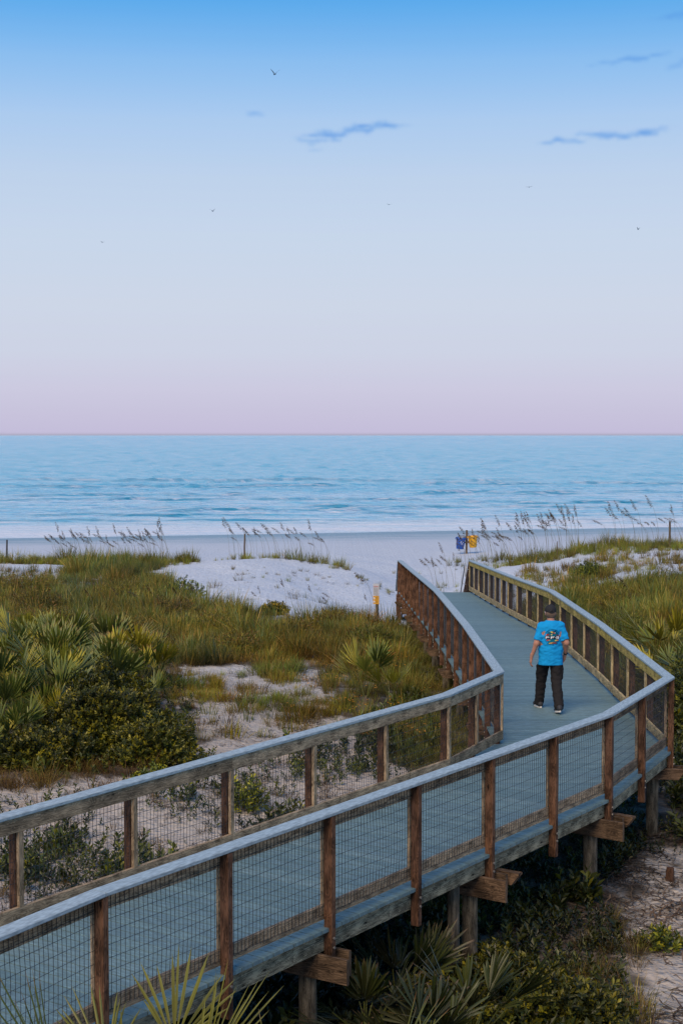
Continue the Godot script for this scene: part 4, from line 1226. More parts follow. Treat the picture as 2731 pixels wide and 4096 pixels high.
	oats(protos, [[8.6, -46.5, 0.9, 3.3]], "small sea oat near the top of the right grass slope", "")
	oats(protos, [[1.05, -47.6, 1.35, 3.1]], "tall sea oat arching over the beach sign", "")
	for o in protos: o.free()

# ---------------------------------------------------------------- the walking person
# a limb is [from, to, radius at from, radius at to, flattening of x, flattening of z, cut plane normal or null, cut plane distance]
func limb_distance(p: Vector3, c: Array) -> float:
	var a: Vector3 = c[0]
	var q := p - a
	var ab: Vector3 = c[1] - a
	var sx: float = c[4]
	var sz: float = c[5]
	q.x *= sx; ab.x *= sx
	q.z *= sz; ab.z *= sz
	var t := clampf(q.dot(ab) / maxf(ab.length_squared(), 1e-9), 0.0, 1.0)
	var d := (q - ab * t).length() - lerpf(c[2], c[3], t)
	if c.size() > 6: d = maxf(d, p.dot(c[6]) - float(c[7]))
	return d

func field(p: Vector3, caps: Array, k: float) -> float:
	var s := 0.0
	for c in caps: s += exp(-limb_distance(p, c) / k)
	return -k * log(maxf(s, 1e-30))

# surface nets over the smooth union of limbs
func skin(st: SurfaceTool, caps: Array, cell: float, k: float, wrinkle := 0.0, low_cut := -1e9) -> void:
	st.set_smooth_group(1)
	var lo := Vector3.INF
	var hi := -Vector3.INF
	for c in caps:
		var r: float = maxf(c[2], c[3]) / minf(minf(c[4], c[5]), 1.0) + cell * 3.0
		for e in [c[0], c[1]]:
			lo = lo.min(e - Vector3.ONE * r)
			hi = hi.max(e + Vector3.ONE * r)
	var n := Vector3i(((hi - lo) / cell).ceil()) + Vector3i.ONE
	var sum := PackedFloat32Array()
	sum.resize(n.x * n.y * n.z)
	for c in caps:
		var r: float = maxf(c[2], c[3]) / minf(minf(c[4], c[5]), 1.0) + cell * 2.5
		var a := Vector3i((((c[0] as Vector3).min(c[1]) - Vector3.ONE * r - lo) / cell).floor()).clamp(Vector3i.ZERO, n - Vector3i.ONE)
		var b := Vector3i((((c[0] as Vector3).max(c[1]) + Vector3.ONE * r - lo) / cell).ceil()).clamp(Vector3i.ZERO, n - Vector3i.ONE)
		for z in range(a.z, b.z + 1):
			for y in range(a.y, b.y + 1):
				var row := (z * n.y + y) * n.x
				for x in range(a.x, b.x + 1):
					var d := limb_distance(lo + Vector3(x, y, z) * cell, c)
					if d < cell * 4.0 + k * 4.0: sum[row + x] += exp(-maxf(d, -k * 30.0) / k)
	var f := PackedFloat32Array()
	f.resize(sum.size())
	for z in n.z:
		for y in n.y:
			for x in n.x:
				var i := (z * n.y + y) * n.x + x
				if sum[i] <= 0.0:
					f[i] = 1.0
					continue
				var d := -k * log(sum[i])
				if wrinkle > 0.0 and absf(d) < 0.06:
					var p := lo + Vector3(x, y, z) * cell
					d += wrinkle * fold_noise.get_noise_3d(p.x * 1.0, p.y * 1.7, p.z)
				if low_cut > -100.0: d = maxf(d, low_cut - (lo.y + y * cell))
				f[i] = d
	var at := {}
	var sx := 1
	var sy := n.x
	var sz := n.x * n.y
	for z in n.z - 1:
		for y in n.y - 1:
			for x in n.x - 1:
				var i := z * sz + y * sy + x
				var m := 0
				var p := Vector3.ZERO
				var inside := f[i] < 0.0
				var mixed := false
				for q in [sx, sy, sx + sy, sz, sx + sz, sy + sz, sx + sy + sz]:
					if (f[i + q] < 0.0) != inside:
						mixed = true
						break
				if not mixed: continue
				for e in NET_EDGES:
					var fa := f[i + (e[0] & 1) * sx + ((e[0] >> 1) & 1) * sy + (e[0] >> 2) * sz]
					var fb := f[i + (e[1] & 1) * sx + ((e[1] >> 1) & 1) * sy + (e[1] >> 2) * sz]
					if (fa < 0.0) != (fb < 0.0):
						var t := fa / (fa - fb)
						var va := Vector3(e[0] & 1, (e[0] >> 1) & 1, e[0] >> 2)
						var vb := Vector3(e[1] & 1, (e[1] >> 1) & 1, e[1] >> 2)
						p += va.lerp(vb, t)
						m += 1
				at[i] = lo + (Vector3(x, y, z) + p / m) * cell
	for i in at:
		var fi := f[i]
		for e in [[sx, sy, sz], [sy, sz, sx], [sz, sx, sy]]:
			if (fi < 0.0) == (f[i + e[0]] < 0.0): continue
			if not (at.has(i - e[1]) and at.has(i - e[2]) and at.has(i - e[1] - e[2])): continue
			var a: Vector3 = at[i]
			var b: Vector3 = at[i - e[1]]
			var c: Vector3 = at[i - e[1] - e[2]]
			var d: Vector3 = at[i - e[2]]
			if fi < 0.0: quad(st, a, b, c, d)
			else: quad(st, d, c, b, a)

const NET_EDGES := [[0, 1], [2, 3], [4, 5], [6, 7], [0, 2], [1, 3], [4, 6], [5, 7], [0, 4], [1, 5], [2, 6], [3, 7]]
const GLYPHS := {"P": "1111010001111101000010000", "F": "1111110000111101000010000", "G": "0111110000101111000101111", "E": "1111110000111101000011111", "R": "1111010001111101001010001", "O": "0111010001100011000101110", "M": "1000111011101011000110001",
	"A": "0111010001111111000110001", "N": "1000111001101011001110001", "C": "0111110000100001000001111", "I": "0111000100001000010001110", "S": "0111110000011100000111110", "H": "1000110001111111000110001"}
var fold_noise := FastNoiseLite.new()

func cap(a: Vector3, b: Vector3, ra: float, rb: float, sx := 1.0, sz := 1.0) -> Array:
	return [a, b, ra, rb, sx, sz]

func hand(st: SurfaceTool, wrist: Vector3, down: Vector3, front: Vector3, thumb_side: Vector3) -> void:
	# palm hangs along `down`, knuckles face outwards, the thumb points to `front`
	var palm_end := wrist + down * 0.095
	var across := front
	var limbs := [cap(wrist, palm_end - down * 0.01 + across * 0.018, 0.024, 0.021), cap(wrist, palm_end - down * 0.012 - across * 0.018, 0.024, 0.02), cap(wrist - down * 0.05, wrist, 0.028, 0.025)]
	var spread := [0.030, 0.011, -0.009, -0.028]
	var length := [0.072, 0.080, 0.074, 0.058]
	for i in 4:
		var k: Vector3 = palm_end + across * spread[i]
		var a: Vector3 = k + (down * 0.9 + thumb_side * 0.25).normalized() * length[i] * 0.45
		var b: Vector3 = a + (down * 0.75 + thumb_side * 0.6).normalized() * length[i] * 0.3
		var c: Vector3 = b + (down * 0.5 + thumb_side * 0.8).normalized() * length[i] * 0.25
		limbs.append(cap(k - down * 0.02, a, 0.0098, 0.009))
		limbs.append(cap(a, b, 0.009, 0.0083))
		limbs.append(cap(b, c, 0.0083, 0.0072))
	var t0 := wrist + down * 0.03 + across * 0.026
	var t1 := t0 + (down * 0.7 + across * 0.75 + thumb_side * 0.2).normalized() * 0.036
	var t2 := t1 + (down * 0.95 + across * 0.2 + thumb_side * 0.2).normalized() * 0.032
	limbs.append(cap(wrist + down * 0.012 + across * 0.01, t0, 0.02, 0.014))
	limbs.append(cap(t0, t1, 0.013, 0.0105))
	limbs.append(cap(t1, t2, 0.0105, 0.0085))
	skin(st, limbs, 0.0042, 0.0035)

func shoe(ankle: Vector3, toe: Vector3, lift: float) -> Array:
	# [upper, sole] meshes from heel to toe along the ground
	var f := (toe - ankle)
	f.y = 0.0
	f = f.normalized()
	var heel := Vector3(ankle.x, 0.0, ankle.z) - f * 0.065
	var up := begin()
	var pitch := Vector3(0, lift, 0)
	var h := heel + Vector3(0, 0.055, 0) + pitch
	var ball := heel + f * 0.2 + Vector3(0, 0.045, 0)
	var tip := heel + f * 0.275 + Vector3(0, 0.036, 0)
	skin(up, [cap(h, ball, 0.042, 0.043, 1.0, 1.0), cap(ball, tip, 0.042, 0.028), cap(h + Vector3(0, 0.03, 0) + f * 0.02, ankle + Vector3(0, 0.01, 0), 0.04, 0.042)], 0.009, 0.012, 0.0, 0.02 + lift * 0.3)
	var so := begin()
	so.set_smooth_group(-1)
	var side := Vector3(-f.z, 0, f.x)
	var outline := []
	for k in 20:
		var a := TAU * k / 20.0
		var along := 0.105 + 0.152 * cos(a)
		var w := 0.042 + 0.008 * cos(a) - 0.006 * cos(2.0 * a)
		outline.append(Vector2(along, w * sin(a)))
	var lift_at := func(x: float) -> float: return lift * clampf(1.0 - (x + 0.045) / 0.24, 0.0, 1.0)
	var n := outline.size()
	var lowr := []
	var topr := []
	for p in outline:
		var base: Vector3 = heel + f * p.x + side * p.y + Vector3(0, (lift_at as Callable).call(p.x), 0)
		lowr.append(base + Vector3(0, 0.004, 0))
		topr.append(base + Vector3(0, 0.031, 0))
	for k in n:
		var j := (k + 1) % n
		quad(so, lowr[j], lowr[k], topr[k], topr[j])
	for k in range(1, n - 1):
		tri(so, topr[0], topr[k + 1], topr[k])
		tri(so, lowr[0], lowr[k], lowr[k + 1])
	return [close(up, true), close(so)]

func print_texture() -> ImageTexture:
	var n := 256
	var im := Image.create(n, n, false, Image.FORMAT_RGBA8)
	im.fill(Color(0.02, 0.05, 0.12, 0.0))
	var navy := Color8(16, 30, 52)
	var put := func(cx: float, cy: float, rx: float, ry: float, turn: float, c: Color) -> void:
		for y in range(int(cy - rx - ry), int(cy + rx + ry)):
			for x in range(int(cx - rx - ry), int(cx + rx + ry)):
				if x < 0 or y < 0 or x >= n or y >= n: continue
				var v := Vector2(x - cx, y - cy).rotated(-turn)
				if (v.x / rx) * (v.x / rx) + (v.y / ry) * (v.y / ry) < 1.0: im.set_pixel(x, y, c)
	# round teal emblem with a dark ring
	for y in n:
		for x in n:
			var d := Vector2(x - 128, y - 130).length()
			if d < 84.0: im.set_pixel(x, y, Color8(14, 92, 118) if (x * 7 + y * 13) % 11 > 2 else Color8(18, 110, 120))
			if absf(d - 86.0) < 2.5 and absf(y - 130) > 26: im.set_pixel(x, y, navy)
	var p := put as Callable
	p.call(118.0, 62.0, 26.0, 11.0, 0.35, Color8(206, 184, 96)); p.call(146.0, 72.0, 20.0, 12.0, 0.3, Color8(140, 58, 56)); p.call(158.0, 70.0, 6.0, 6.0, 0.0, Color8(230, 230, 225)); p.call(92.0, 56.0, 8.0, 5.0, 0.2, Color8(90, 130, 80))
	p.call(62.0, 96.0, 24.0, 11.0, -0.1, Color8(134, 58, 62)); p.call(44.0, 100.0, 8.0, 10.0, 0.0, Color8(190, 90, 70)); p.call(112.0, 94.0, 12.0, 8.0, 0.1, Color8(206, 204, 130)); p.call(196.0, 106.0, 20.0, 7.0, 0.0, Color8(120, 50, 60))
	p.call(70.0, 168.0, 26.0, 9.0, -0.25, Color8(170, 60, 60)); p.call(84.0, 176.0, 18.0, 6.0, -0.2, Color8(90, 150, 150)); p.call(182.0, 172.0, 30.0, 9.0, -0.15, Color8(196, 182, 96)); p.call(198.0, 170.0, 14.0, 8.0, -0.1, Color8(210, 120, 60))
	p.call(120.0, 206.0, 44.0, 10.0, -0.1, Color8(196, 150, 70)); p.call(140.0, 206.0, 24.0, 9.0, -0.1, Color8(140, 70, 44)); p.call(82.0, 214.0, 12.0, 6.0, 0.4, Color8(170, 190, 110)); p.call(166.0, 208.0, 14.0, 7.0, 0.0, Color8(150, 52, 50))
	# band with the three white letters
	im.fill_rect(Rect2i(26, 116, 204, 36), navy)
	var x0 := 36
	for ch in "PFG":
		var g: String = GLYPHS[ch]
		for y in 5:
			for x in 5:
				if g[y * 5 + x] == "1": im.fill_rect(Rect2i(x0 + x * 10, 120 + y * 6, 10, 6), Color8(244, 246, 248))
		x0 += 66
	# lettering along the ring
	for row in [["PERFORMANCE", -1.0, 103.0], ["FISHING GEAR", 1.0, 103.0]]:
		var word: String = row[0]
		for i in word.length():
			if not GLYPHS.has(word[i]): continue
			var a: float = (i - (word.length() - 1) * 0.5) * 0.19
			var up: float = row[1]
			for y in 15:
				for x in 15:
					if GLYPHS[word[i]][(y / 3) * 5 + x / 3] == "1":
						var v := Vector2(x - 7.0, (y - 7.0) + up * row[2]).rotated(a * -up)
						var q := Vector2(128, 130) + v
						if q.x > 0 and q.y > 0 and q.x < n - 1 and q.y < n - 1: im.set_pixel(int(q.x), int(q.y), navy)
	return ImageTexture.create_from_image(im)

func build_person() -> void:
	fold_noise.seed = 5
	fold_noise.frequency = 9.0
	fold_noise.fractal_octaves = 2
	var o := thing("person", "person in a bright blue T-shirt, black trousers and dark cap walking away on the boardwalk", "person", Vector3(3.47, DECK + 0.002, -25.2), 0.10)
	var hip_l := Vector3(-0.095, 0.92, 0.0)
	var hip_r := Vector3(0.095, 0.92, 0.01)
	var knee_l := Vector3(-0.10, 0.52, -0.20)
	var knee_r := Vector3(0.085, 0.50, 0.06)
	var ank_l := Vector3(-0.112, 0.085, -0.33)
	var ank_r := Vector3(0.066, 0.125, 0.33)
	var sh_l := Vector3(-0.162, 1.425, 0.02)
	var sh_r := Vector3(0.162, 1.425, 0.02)
	var el_l := Vector3(-0.25, 1.135, 0.05)
	var el_r := Vector3(0.25, 1.14, 0.07)
	var wr_l := Vector3(-0.325, 0.90, 0.01)
	var wr_r := Vector3(0.262, 0.925, -0.06)
	var head := Vector3(0.0, 1.625, -0.035)
	# body: one skin
	var body := begin()
	skin(body, [cap(Vector3(-0.09, 1.0, 0), Vector3(-0.10, 1.34, 0.01), 0.095, 0.105, 1.0, 1.05), cap(Vector3(0.09, 1.0, 0), Vector3(0.10, 1.34, 0.01), 0.095, 0.105, 1.0, 1.05), cap(sh_l, sh_r, 0.055, 0.055),
		cap(Vector3(0, 1.42, 0.015), Vector3(0, 1.56, -0.01), 0.064, 0.058), cap(hip_l, knee_l, 0.085, 0.058), cap(knee_l, ank_l, 0.054, 0.04), cap(hip_r, knee_r, 0.085, 0.058), cap(knee_r, ank_r, 0.054, 0.04),
		cap(sh_l, el_l, 0.05, 0.042), cap(el_l, wr_l, 0.042, 0.027), cap(sh_r, el_r, 0.05, 0.042), cap(el_r, wr_r, 0.042, 0.027), cap(ank_l, ank_l + Vector3(0, -0.03, -0.12), 0.036, 0.03), cap(ank_r, ank_r + Vector3(0, -0.06, -0.12), 0.036, 0.03)], 0.012, 0.014)
	# head: skull, jaw, nose, ears, lips, brows with eye hollows between
	skin(body, [cap(head + Vector3(0, 0.03, 0.015), head + Vector3(0, 0.02, -0.02), 0.082, 0.078, 1.06, 1.0), cap(head + Vector3(0, -0.05, -0.03), head + Vector3(0, -0.075, -0.06), 0.06, 0.036, 1.0, 1.0), cap(head + Vector3(0, -0.005, -0.095), head + Vector3(0, -0.03, -0.118), 0.011, 0.014),
		cap(head + Vector3(-0.082, 0.012, 0.0), head + Vector3(-0.084, -0.028, -0.004), 0.013, 0.010, 1.6, 0.7), cap(head + Vector3(0.082, 0.012, 0.0), head + Vector3(0.084, -0.028, -0.004), 0.013, 0.010, 1.6, 0.7),
		cap(head + Vector3(-0.045, 0.022, -0.085), head + Vector3(0.045, 0.022, -0.085), 0.012, 0.012), cap(head + Vector3(-0.02, -0.058, -0.095), head + Vector3(0.02, -0.058, -0.095), 0.008, 0.008), cap(Vector3(0, 1.48, 0.0), head + Vector3(0, -0.04, 0.02), 0.058, 0.06)], 0.0065, 0.008)
	hand(body, wr_l, Vector3(-0.10, -0.98, -0.14).normalized(), Vector3(0.1, -0.12, -0.98).normalized(), Vector3(0.95, -0.1, 0.1).normalized())
	hand(body, wr_r, Vector3(-0.06, -0.85, -0.5).normalized(), Vector3(-0.1, 0.5, -0.85).normalized(), Vector3(-0.95, -0.1, 0.0).normalized())
	var b := part("body", close(body, true), M.skin, o)
	for s in [-1.0, 1.0]:
		var e := begin()
		skin(e, [cap(head + Vector3(s * 0.032, 0.004, -0.083), head + Vector3(s * 0.032, 0.004, -0.082), 0.0115, 0.0115)], 0.004, 0.002)
		part("eye", close(e, true), M.eye, b)
	var hair := begin()
	skin(hair, [cap(head + Vector3(-0.035, -0.012, 0.040), head + Vector3(0.035, -0.012, 0.040), 0.058, 0.058, 1.0, 1.0), cap(head + Vector3(0, -0.05, 0.048), head + Vector3(0, -0.03, 0.045), 0.045, 0.05, 0.8, 1.0)], 0.007, 0.008)
	part("hair", close(hair, true), M.hair, o)
	# cap with a strap gap, button and brim
	var hat := begin()
	skin(hat, [cap(head + Vector3(0, 0.055, 0.015), head + Vector3(0, 0.052, -0.02), 0.094, 0.088, 1.03, 1.0)], 0.007, 0.006, 0.0, head.y - 0.008)
	var h := part("baseball_cap", close(hat, true), M.cap_cloth, o)
	var strap := begin()
	tube(strap, [head + Vector3(-0.042, 0.030, 0.099), head + Vector3(-0.022, 0.056, 0.108), head + Vector3(0, 0.064, 0.110), head + Vector3(0.022, 0.056, 0.108), head + Vector3(0.042, 0.030, 0.099), head + Vector3(0, 0.022, 0.112), head + Vector3(-0.042, 0.030, 0.099)], [0.006, 0.006, 0.006, 0.006, 0.006, 0.007, 0.006], 6, 1)
	part("strap", close(strap, true), M.black, h)
	var brim := begin()
	skin(brim, [cap(head + Vector3(-0.03, 0.022, -0.10), head + Vector3(-0.02, 0.012, -0.15), 0.034, 0.028, 1.0, 1.0), cap(head + Vector3(0.03, 0.022, -0.10), head + Vector3(0.02, 0.012, -0.15), 0.034, 0.028, 1.0, 1.0)], 0.008, 0.01, 0.0, head.y + 0.024)
	part("brim", close(brim, true), M.cap_cloth, h)
	var btn := begin()
	skin(btn, [cap(head + Vector3(0, 0.148, 0), head + Vector3(0, 0.149, 0), 0.009, 0.009)], 0.004, 0.002)
	part("button", close(btn, true), M.cap_cloth, h)
	var gl := begin()
	for s in [-1.0, 1.0]:
		tube(gl, [head + Vector3(s * 0.07, 0.014, -0.10), head + Vector3(s * 0.088, 0.014, -0.04), head + Vector3(s * 0.089, 0.012, 0.02), head + Vector3(s * 0.085, -0.01, 0.04)], [0.004, 0.0035, 0.003, 0.003], 5, 1)
	tube(gl, [head + Vector3(-0.07, 0.014, -0.10), head + Vector3(-0.035, 0.012, -0.112), head + Vector3(0, 0.014, -0.108), head + Vector3(0.035, 0.012, -0.112), head + Vector3(0.07, 0.014, -0.10)], [0.006, 0.016, 0.005, 0.016, 0.006], 6, 1)
	part("sunglasses", close(gl, true), M.pale_plastic, o)
	# T-shirt
	var shirt := begin()
	var hem := 0.772
	var cut_l := (el_l - sh_l).normalized()
	var cut_r := (el_r - sh_r).normalized()
	var torso := [cap(Vector3(-0.088, 0.72, 0.012), Vector3(-0.085, 1.02, 0.0), 0.122, 0.106, 1.0, 1.0), cap(Vector3(0.088, 0.72, 0.012), Vector3(0.085, 1.02, 0.0), 0.122, 0.106, 1.0, 1.0), cap(Vector3(-0.09, 1.02, 0), Vector3(-0.076, 1.33, 0.015), 0.105, 0.099, 1.0, 1.0), cap(Vector3(0.09, 1.02, 0), Vector3(0.076, 1.33, 0.015), 0.105, 0.099, 1.0, 1.0),
		cap(sh_l + Vector3(0.01, -0.01, 0), sh_r + Vector3(-0.01, -0.01, 0), 0.066, 0.066), cap(Vector3(-0.05, 1.43, 0.02), Vector3(0.05, 1.43, 0.02), 0.075, 0.075), cap(Vector3(0, 0.75, 0.012), Vector3(0, 1.36, 0.02), 0.128, 0.122)]
	var sleeves := [cap(sh_l, el_l, 0.06, 0.068) + [cut_l, el_l.dot(cut_l) - 0.055], cap(sh_r, el_r, 0.06, 0.068) + [cut_r, el_r.dot(cut_r) - 0.055]]
	var all := torso + sleeves
	all.append([Vector3(0, 1.47, 0.008), Vector3(0, 1.50, 0.0), 0.077, 0.074, 1.0, 1.0, Vector3.UP, 1.50])
	skin(shirt, all, 0.0105, 0.016, 0.011, hem)
	var tee := part("t_shirt", close(shirt, true), M.shirt, o)
	# the print follows the back of the shirt
	var pr := begin()
	pr.set_smooth_group(1)
	var grid_p := []
	var m := 18
	for j in m + 1:
		for i in m + 1:
			var x := lerpf(-0.158, 0.158, i / float(m))
			var y := lerpf(1.405, 1.09, j / float(m))
			var z := 0.30
			for step in 40:
				var p := Vector3(x, y, z)
				var d := field(p, all, 0.016) + (0.011 * fold_noise.get_noise_3d(p.x, p.y * 1.7, p.z))
				if d < 0.0012: break
				z -= d * 0.8
			grid_p.append(Vector3(x, y, z + 0.0028))
	for j in m:
		for i in m:
			var a := j * (m + 1) + i
			var u0 := i / float(m); var u1 := (i + 1) / float(m)
			var w0 := j / float(m); var w1 := (j + 1) / float(m)
			quad(pr, grid_p[a], grid_p[a + m + 1], grid_p[a + m + 2], grid_p[a + 1], Vector2(u0, w0), Vector2(u0, w1), Vector2(u1, w1), Vector2(u1, w0))
	part("shirt_print", close(pr, true), M.print, tee)
	# trousers with cargo pockets
	var tr := begin()
	var out_l := Vector3(-0.085, 0, 0.0)
	skin(tr, [cap(Vector3(-0.085, 0.90, 0.01), Vector3(0.085, 0.90, 0.01), 0.108, 0.108, 1.0, 1.0) + [Vector3.UP, 0.80], cap(hip_l, knee_l + Vector3(0, 0.03, 0), 0.105, 0.088) + [Vector3.UP, 0.80], cap(knee_l + Vector3(0, 0.03, 0), ank_l + Vector3(0, 0.0, 0.0), 0.086, 0.078) + [Vector3.DOWN, -0.055], cap(hip_r, knee_r + Vector3(0, 0.03, 0), 0.105, 0.088) + [Vector3.UP, 0.80], cap(knee_r + Vector3(0, 0.03, 0), ank_r, 0.086, 0.080) + [Vector3.DOWN, -0.075],
		cap(hip_l.lerp(knee_l, 0.45) + out_l, hip_l.lerp(knee_l, 0.8) + out_l * 0.9, 0.032, 0.034), cap(hip_r.lerp(knee_r, 0.45) - out_l, hip_r.lerp(knee_r, 0.85) - out_l * 0.9, 0.034, 0.038)], 0.0115, 0.012, 0.013)
	part("trousers", close(tr, true), M.trousers, o)
	for s in [[ank_l, ank_l + Vector3(-0.03, 0, -0.2), 0.0], [ank_r, ank_r + Vector3(0.0, 0, -0.2), 0.045]]:
		var pair := shoe(s[0], s[1], s[2])
		var u := part("shoe", pair[0], M.shoe, o)
		part("sole", pair[1], M.sole, u)
	var watch := begin()
	var w0 := wr_r.lerp(el_r, 0.12)
	var wd := (el_r - wr_r).normalized()
	tube(watch, [w0 - wd * 0.012, w0 + wd * 0.012], [0.034, 0.035], 14, 1)
	beam(watch, w0 + Vector3(0.028, 0.0, 0.012) - wd * 0.018, w0 + Vector3(0.028, 0, 0.012) + wd * 0.018, Vector3(0.009, 0, 0.003), Vector3(-0.005, 0, 0.017), 0.003)
	part("wrist_watch", close(watch, true), M.black, o)

# ---------------------------------------------------------------- bins, signs, posts, birds
func bin_mesh(r0: float, r1: float, h: float) -> ArrayMesh:
	var st := begin()
	lathe(st, [Vector2(0.0, 0.0), Vector2(r0 - 0.02, 0.0), Vector2(r0, 0.02), Vector2(r1, h - 0.06)], 24, 1)
	lathe(st, [Vector2(r1, h - 0.06), Vector2(r1 + 0.03, h - 0.055)], 24, 2)
	lathe(st, [Vector2(r1 + 0.03, h - 0.055), Vector2(r1 + 0.034, h - 0.005), Vector2(r1 + 0.02, h), Vector2(r1 - 0.004, h - 0.004)], 24, 3)
	lathe(st, [Vector2(r1 - 0.004, h - 0.004), Vector2(r0 - 0.012, 0.03), Vector2(0.0, 0.03)], 24, 4)
	return close(st, true)

func build_small_things() -> void:
	var base := on_ground(6.72, -82.0)
	var post := thing("wooden_post", "grey wooden post that carries the blue and the yellow bin on the beach", "post", base)
	var st := begin()
	beam(st, Vector3(0, -0.3, 0), Vector3(0.02, 1.28, 0), Vector3(0.055, 0, 0), Vector3(0, 0, 0.055), 0.008)
	part("shaft", close(st), M.drift, post)
	var arm := begin()
	beam(arm, Vector3(-0.28, 0.62, 0.085), Vector3(0.30, 0.64, 0.085), Vector3(0, 0.045, 0), Vector3(0, 0, 0.02), 0.004)
	part("crossbar", close(arm), M.drift, post)
	var blue := thing("recycling_bin", "blue recycling bin with a white arrow sign hanging left of the post", "bin", base + Vector3(-0.36, 0.28, 0.1), 0.0)
	blue.rotation = Vector3(0.06, 0.25, -0.09)
	part("tub", bin_mesh(0.20, 0.25, 0.62), M.blue_plastic, blue)
	var bag := begin()
	skin(bag, [cap(Vector3(-0.05, 0.60, 0.0), Vector3(0.12, 0.63, 0.02), 0.10, 0.12, 1.0, 1.0), cap(Vector3(0.05, 0.58, 0.1), Vector3(0.1, 0.6, -0.08), 0.10, 0.1)], 0.02, 0.03, 0.03)
	part("bin_bag", close(bag, true), M.bag, blue)
	var sym := begin()
	sym.set_smooth_group(-1)
	for k in 3:
		var pts := []
		for q in 6:
			var a := TAU * k / 3.0 + 0.25 + 1.35 * q / 5.0
			pts.append(Vector2(sin(a), cos(a)))
		for q in 5:
			var ends := []
			for e in [q, q + 1]:
				for rad in [0.052, 0.082]:
					var p: Vector2 = pts[e] * rad
					ends.append(Vector3(p.x, 0.36 + p.y, sqrt(maxf(0.0, 0.2347 * 0.2347 - p.x * p.x)) + 0.004))
			quad(sym, ends[0], ends[1], ends[3], ends[2])
	part("recycling_sign", close(sym), M.white_print, blue)
	var handle := begin()
	for s in [-1.0, 1.0]:
		tube(handle, [Vector3(s * 0.26, 0.56, -0.07), Vector3(s * 0.31, 0.53, -0.05), Vector3(s * 0.31, 0.53, 0.05), Vector3(s * 0.26, 0.56, 0.07)], [0.012, 0.012, 0.012, 0.012], 6, 1)
	part("handle", close(handle, true), M.blue_plastic, blue)
	var yellow := thing("waste_bin", "yellow waste bin hanging right of the post", "bin", base + Vector3(0.36, 0.36, 0.1), 0.0)
	yellow.rotation = Vector3(0.06, -0.2, 0.06)
	part("tub", bin_mesh(0.19, 0.25, 0.62), M.yellow_plastic, yellow)
	var hy := begin()
	for s in [-1.0, 1.0]:
		tube(hy, [Vector3(s * 0.26, 0.56, -0.07), Vector3(s * 0.31, 0.53, -0.05), Vector3(s * 0.31, 0.53, 0.05), Vector3(s * 0.26, 0.56, 0.07)], [0.012, 0.012, 0.012, 0.012], 6, 1)
	part("handle", close(hy, true), M.yellow_plastic, yellow)
	# beach sign left of the stairs
	var sp := on_ground(1.08, -46.2)
	var sign_ := thing("beach_sign", "wooden post with a white rule board above a yellow warning board beside the stairs", "sign", sp, -0.55)
	var sh := begin()
	tube(sh, [Vector3(0, -0.3, 0), Vector3(0, 0.5, 0), Vector3(0, 1.18, 0)], [0.052, 0.05, 0.047], 12, 1)
	part("post", close(sh, true), M.pile[0], sign_)
	var top := 3.06 - sp.y
	var boards := [["white_board", top - 0.36, top, M.sign_white], ["yellow_board", top - 0.62, top - 0.37, M.sign_yellow]]
	for q in boards:
		var bd := begin()
		beam(bd, Vector3(0, q[1], 0.056), Vector3(0, q[2], 0.056), Vector3(0.105, 0, 0), Vector3(0, 0, 0.004), 0.001)
		var plate := part(q[0], close(bd), q[3], sign_)
		var txt := begin()
		txt.set_smooth_group(-1)
		var red := begin()
		red.set_smooth_group(-1)
		if q[0] == "white_board":
			var x := -0.085
			while x < 0.075:
				bar(red, x, top - 0.085, 0.014, 0.026, 0.0612)
				x += 0.021
			for row in 9:
				x = -0.09 + rng.randf() * 0.01
				while x < 0.05 + rng.randf() * 0.02:
					var w := rng.randf_range(0.008, 0.028)
					bar(txt, x, top - 0.125 - row * 0.025, w, 0.008, 0.0612)
					x += w + 0.006
			part("heading", close(red), M.red_print, plate)
		else:
			for row in 5:
				bar(txt, -0.02, q[2] - 0.05 - row * 0.038, rng.randf_range(0.07, 0.105), 0.008, 0.0612)
			for row in 2:
				lens_shape(red, Vector3(-0.065, q[2] - 0.08 - row * 0.10, 0.0612), 0.03)
				bar(txt, -0.075, q[2] - 0.09 - row * 0.10, 0.02, 0.02, 0.0622)
			part("pictogram", close(red), M.white_print, plate)
		part("lettering", close(txt), M.black, plate)
	# fence posts on the dunes
	var posts := [["fence_post", "dark thin fence post in the crest grass at the left edge", -14.2, -64.6, 0.95, 0.035, M.dark_post, 0.02], ["fence_post", "weathered brown fence post among the sea oats of the middle hump", -4.15, -65.0, 1.1, 0.035, M.drift, 0.03],
		["fence_post", "weathered fence post among the sea oats at the right edge", 13.85, -64.3, 1.1, 0.045, M.drift, 0.0], ["wooden_stake", "short thin wooden stake on the right dune crest", 9.0, -63.6, 0.75, 0.018, M.drift, 0.02]]
	for q in posts:
		var o := thing(q[0], q[1], "post" if q[0] == "fence_post" else "stake", on_ground(q[2], q[3]))
		var b := begin()
		tube(b, [Vector3(0, -0.3, 0), Vector3(q[7] * 0.4, q[4] * 0.5, 0), Vector3(q[7], q[4], 0)], [q[5] * 1.05, q[5], q[5] * 0.92], 8, 1)
		part("shaft", close(b, true), q[6], o)
	var stump := thing("wood_stump", "short weathered stump standing in the bare sand at the lower right", "stump", on_ground(4.35, -20.0))
	var sb := begin()
	tube(sb, [Vector3(0, -0.15, 0), Vector3(0.01, 0.08, 0), Vector3(0.015, 0.17, 0)], [0.06, 0.055, 0.05], 9, 1)
	part("shaft", close(sb, true), M.brown[1], stump)
	# birds: picture direction (right, up over the horizon, as tangents), distance, size, wing lift, turn, label
	var cam := Vector3(0, 7.6, 0)
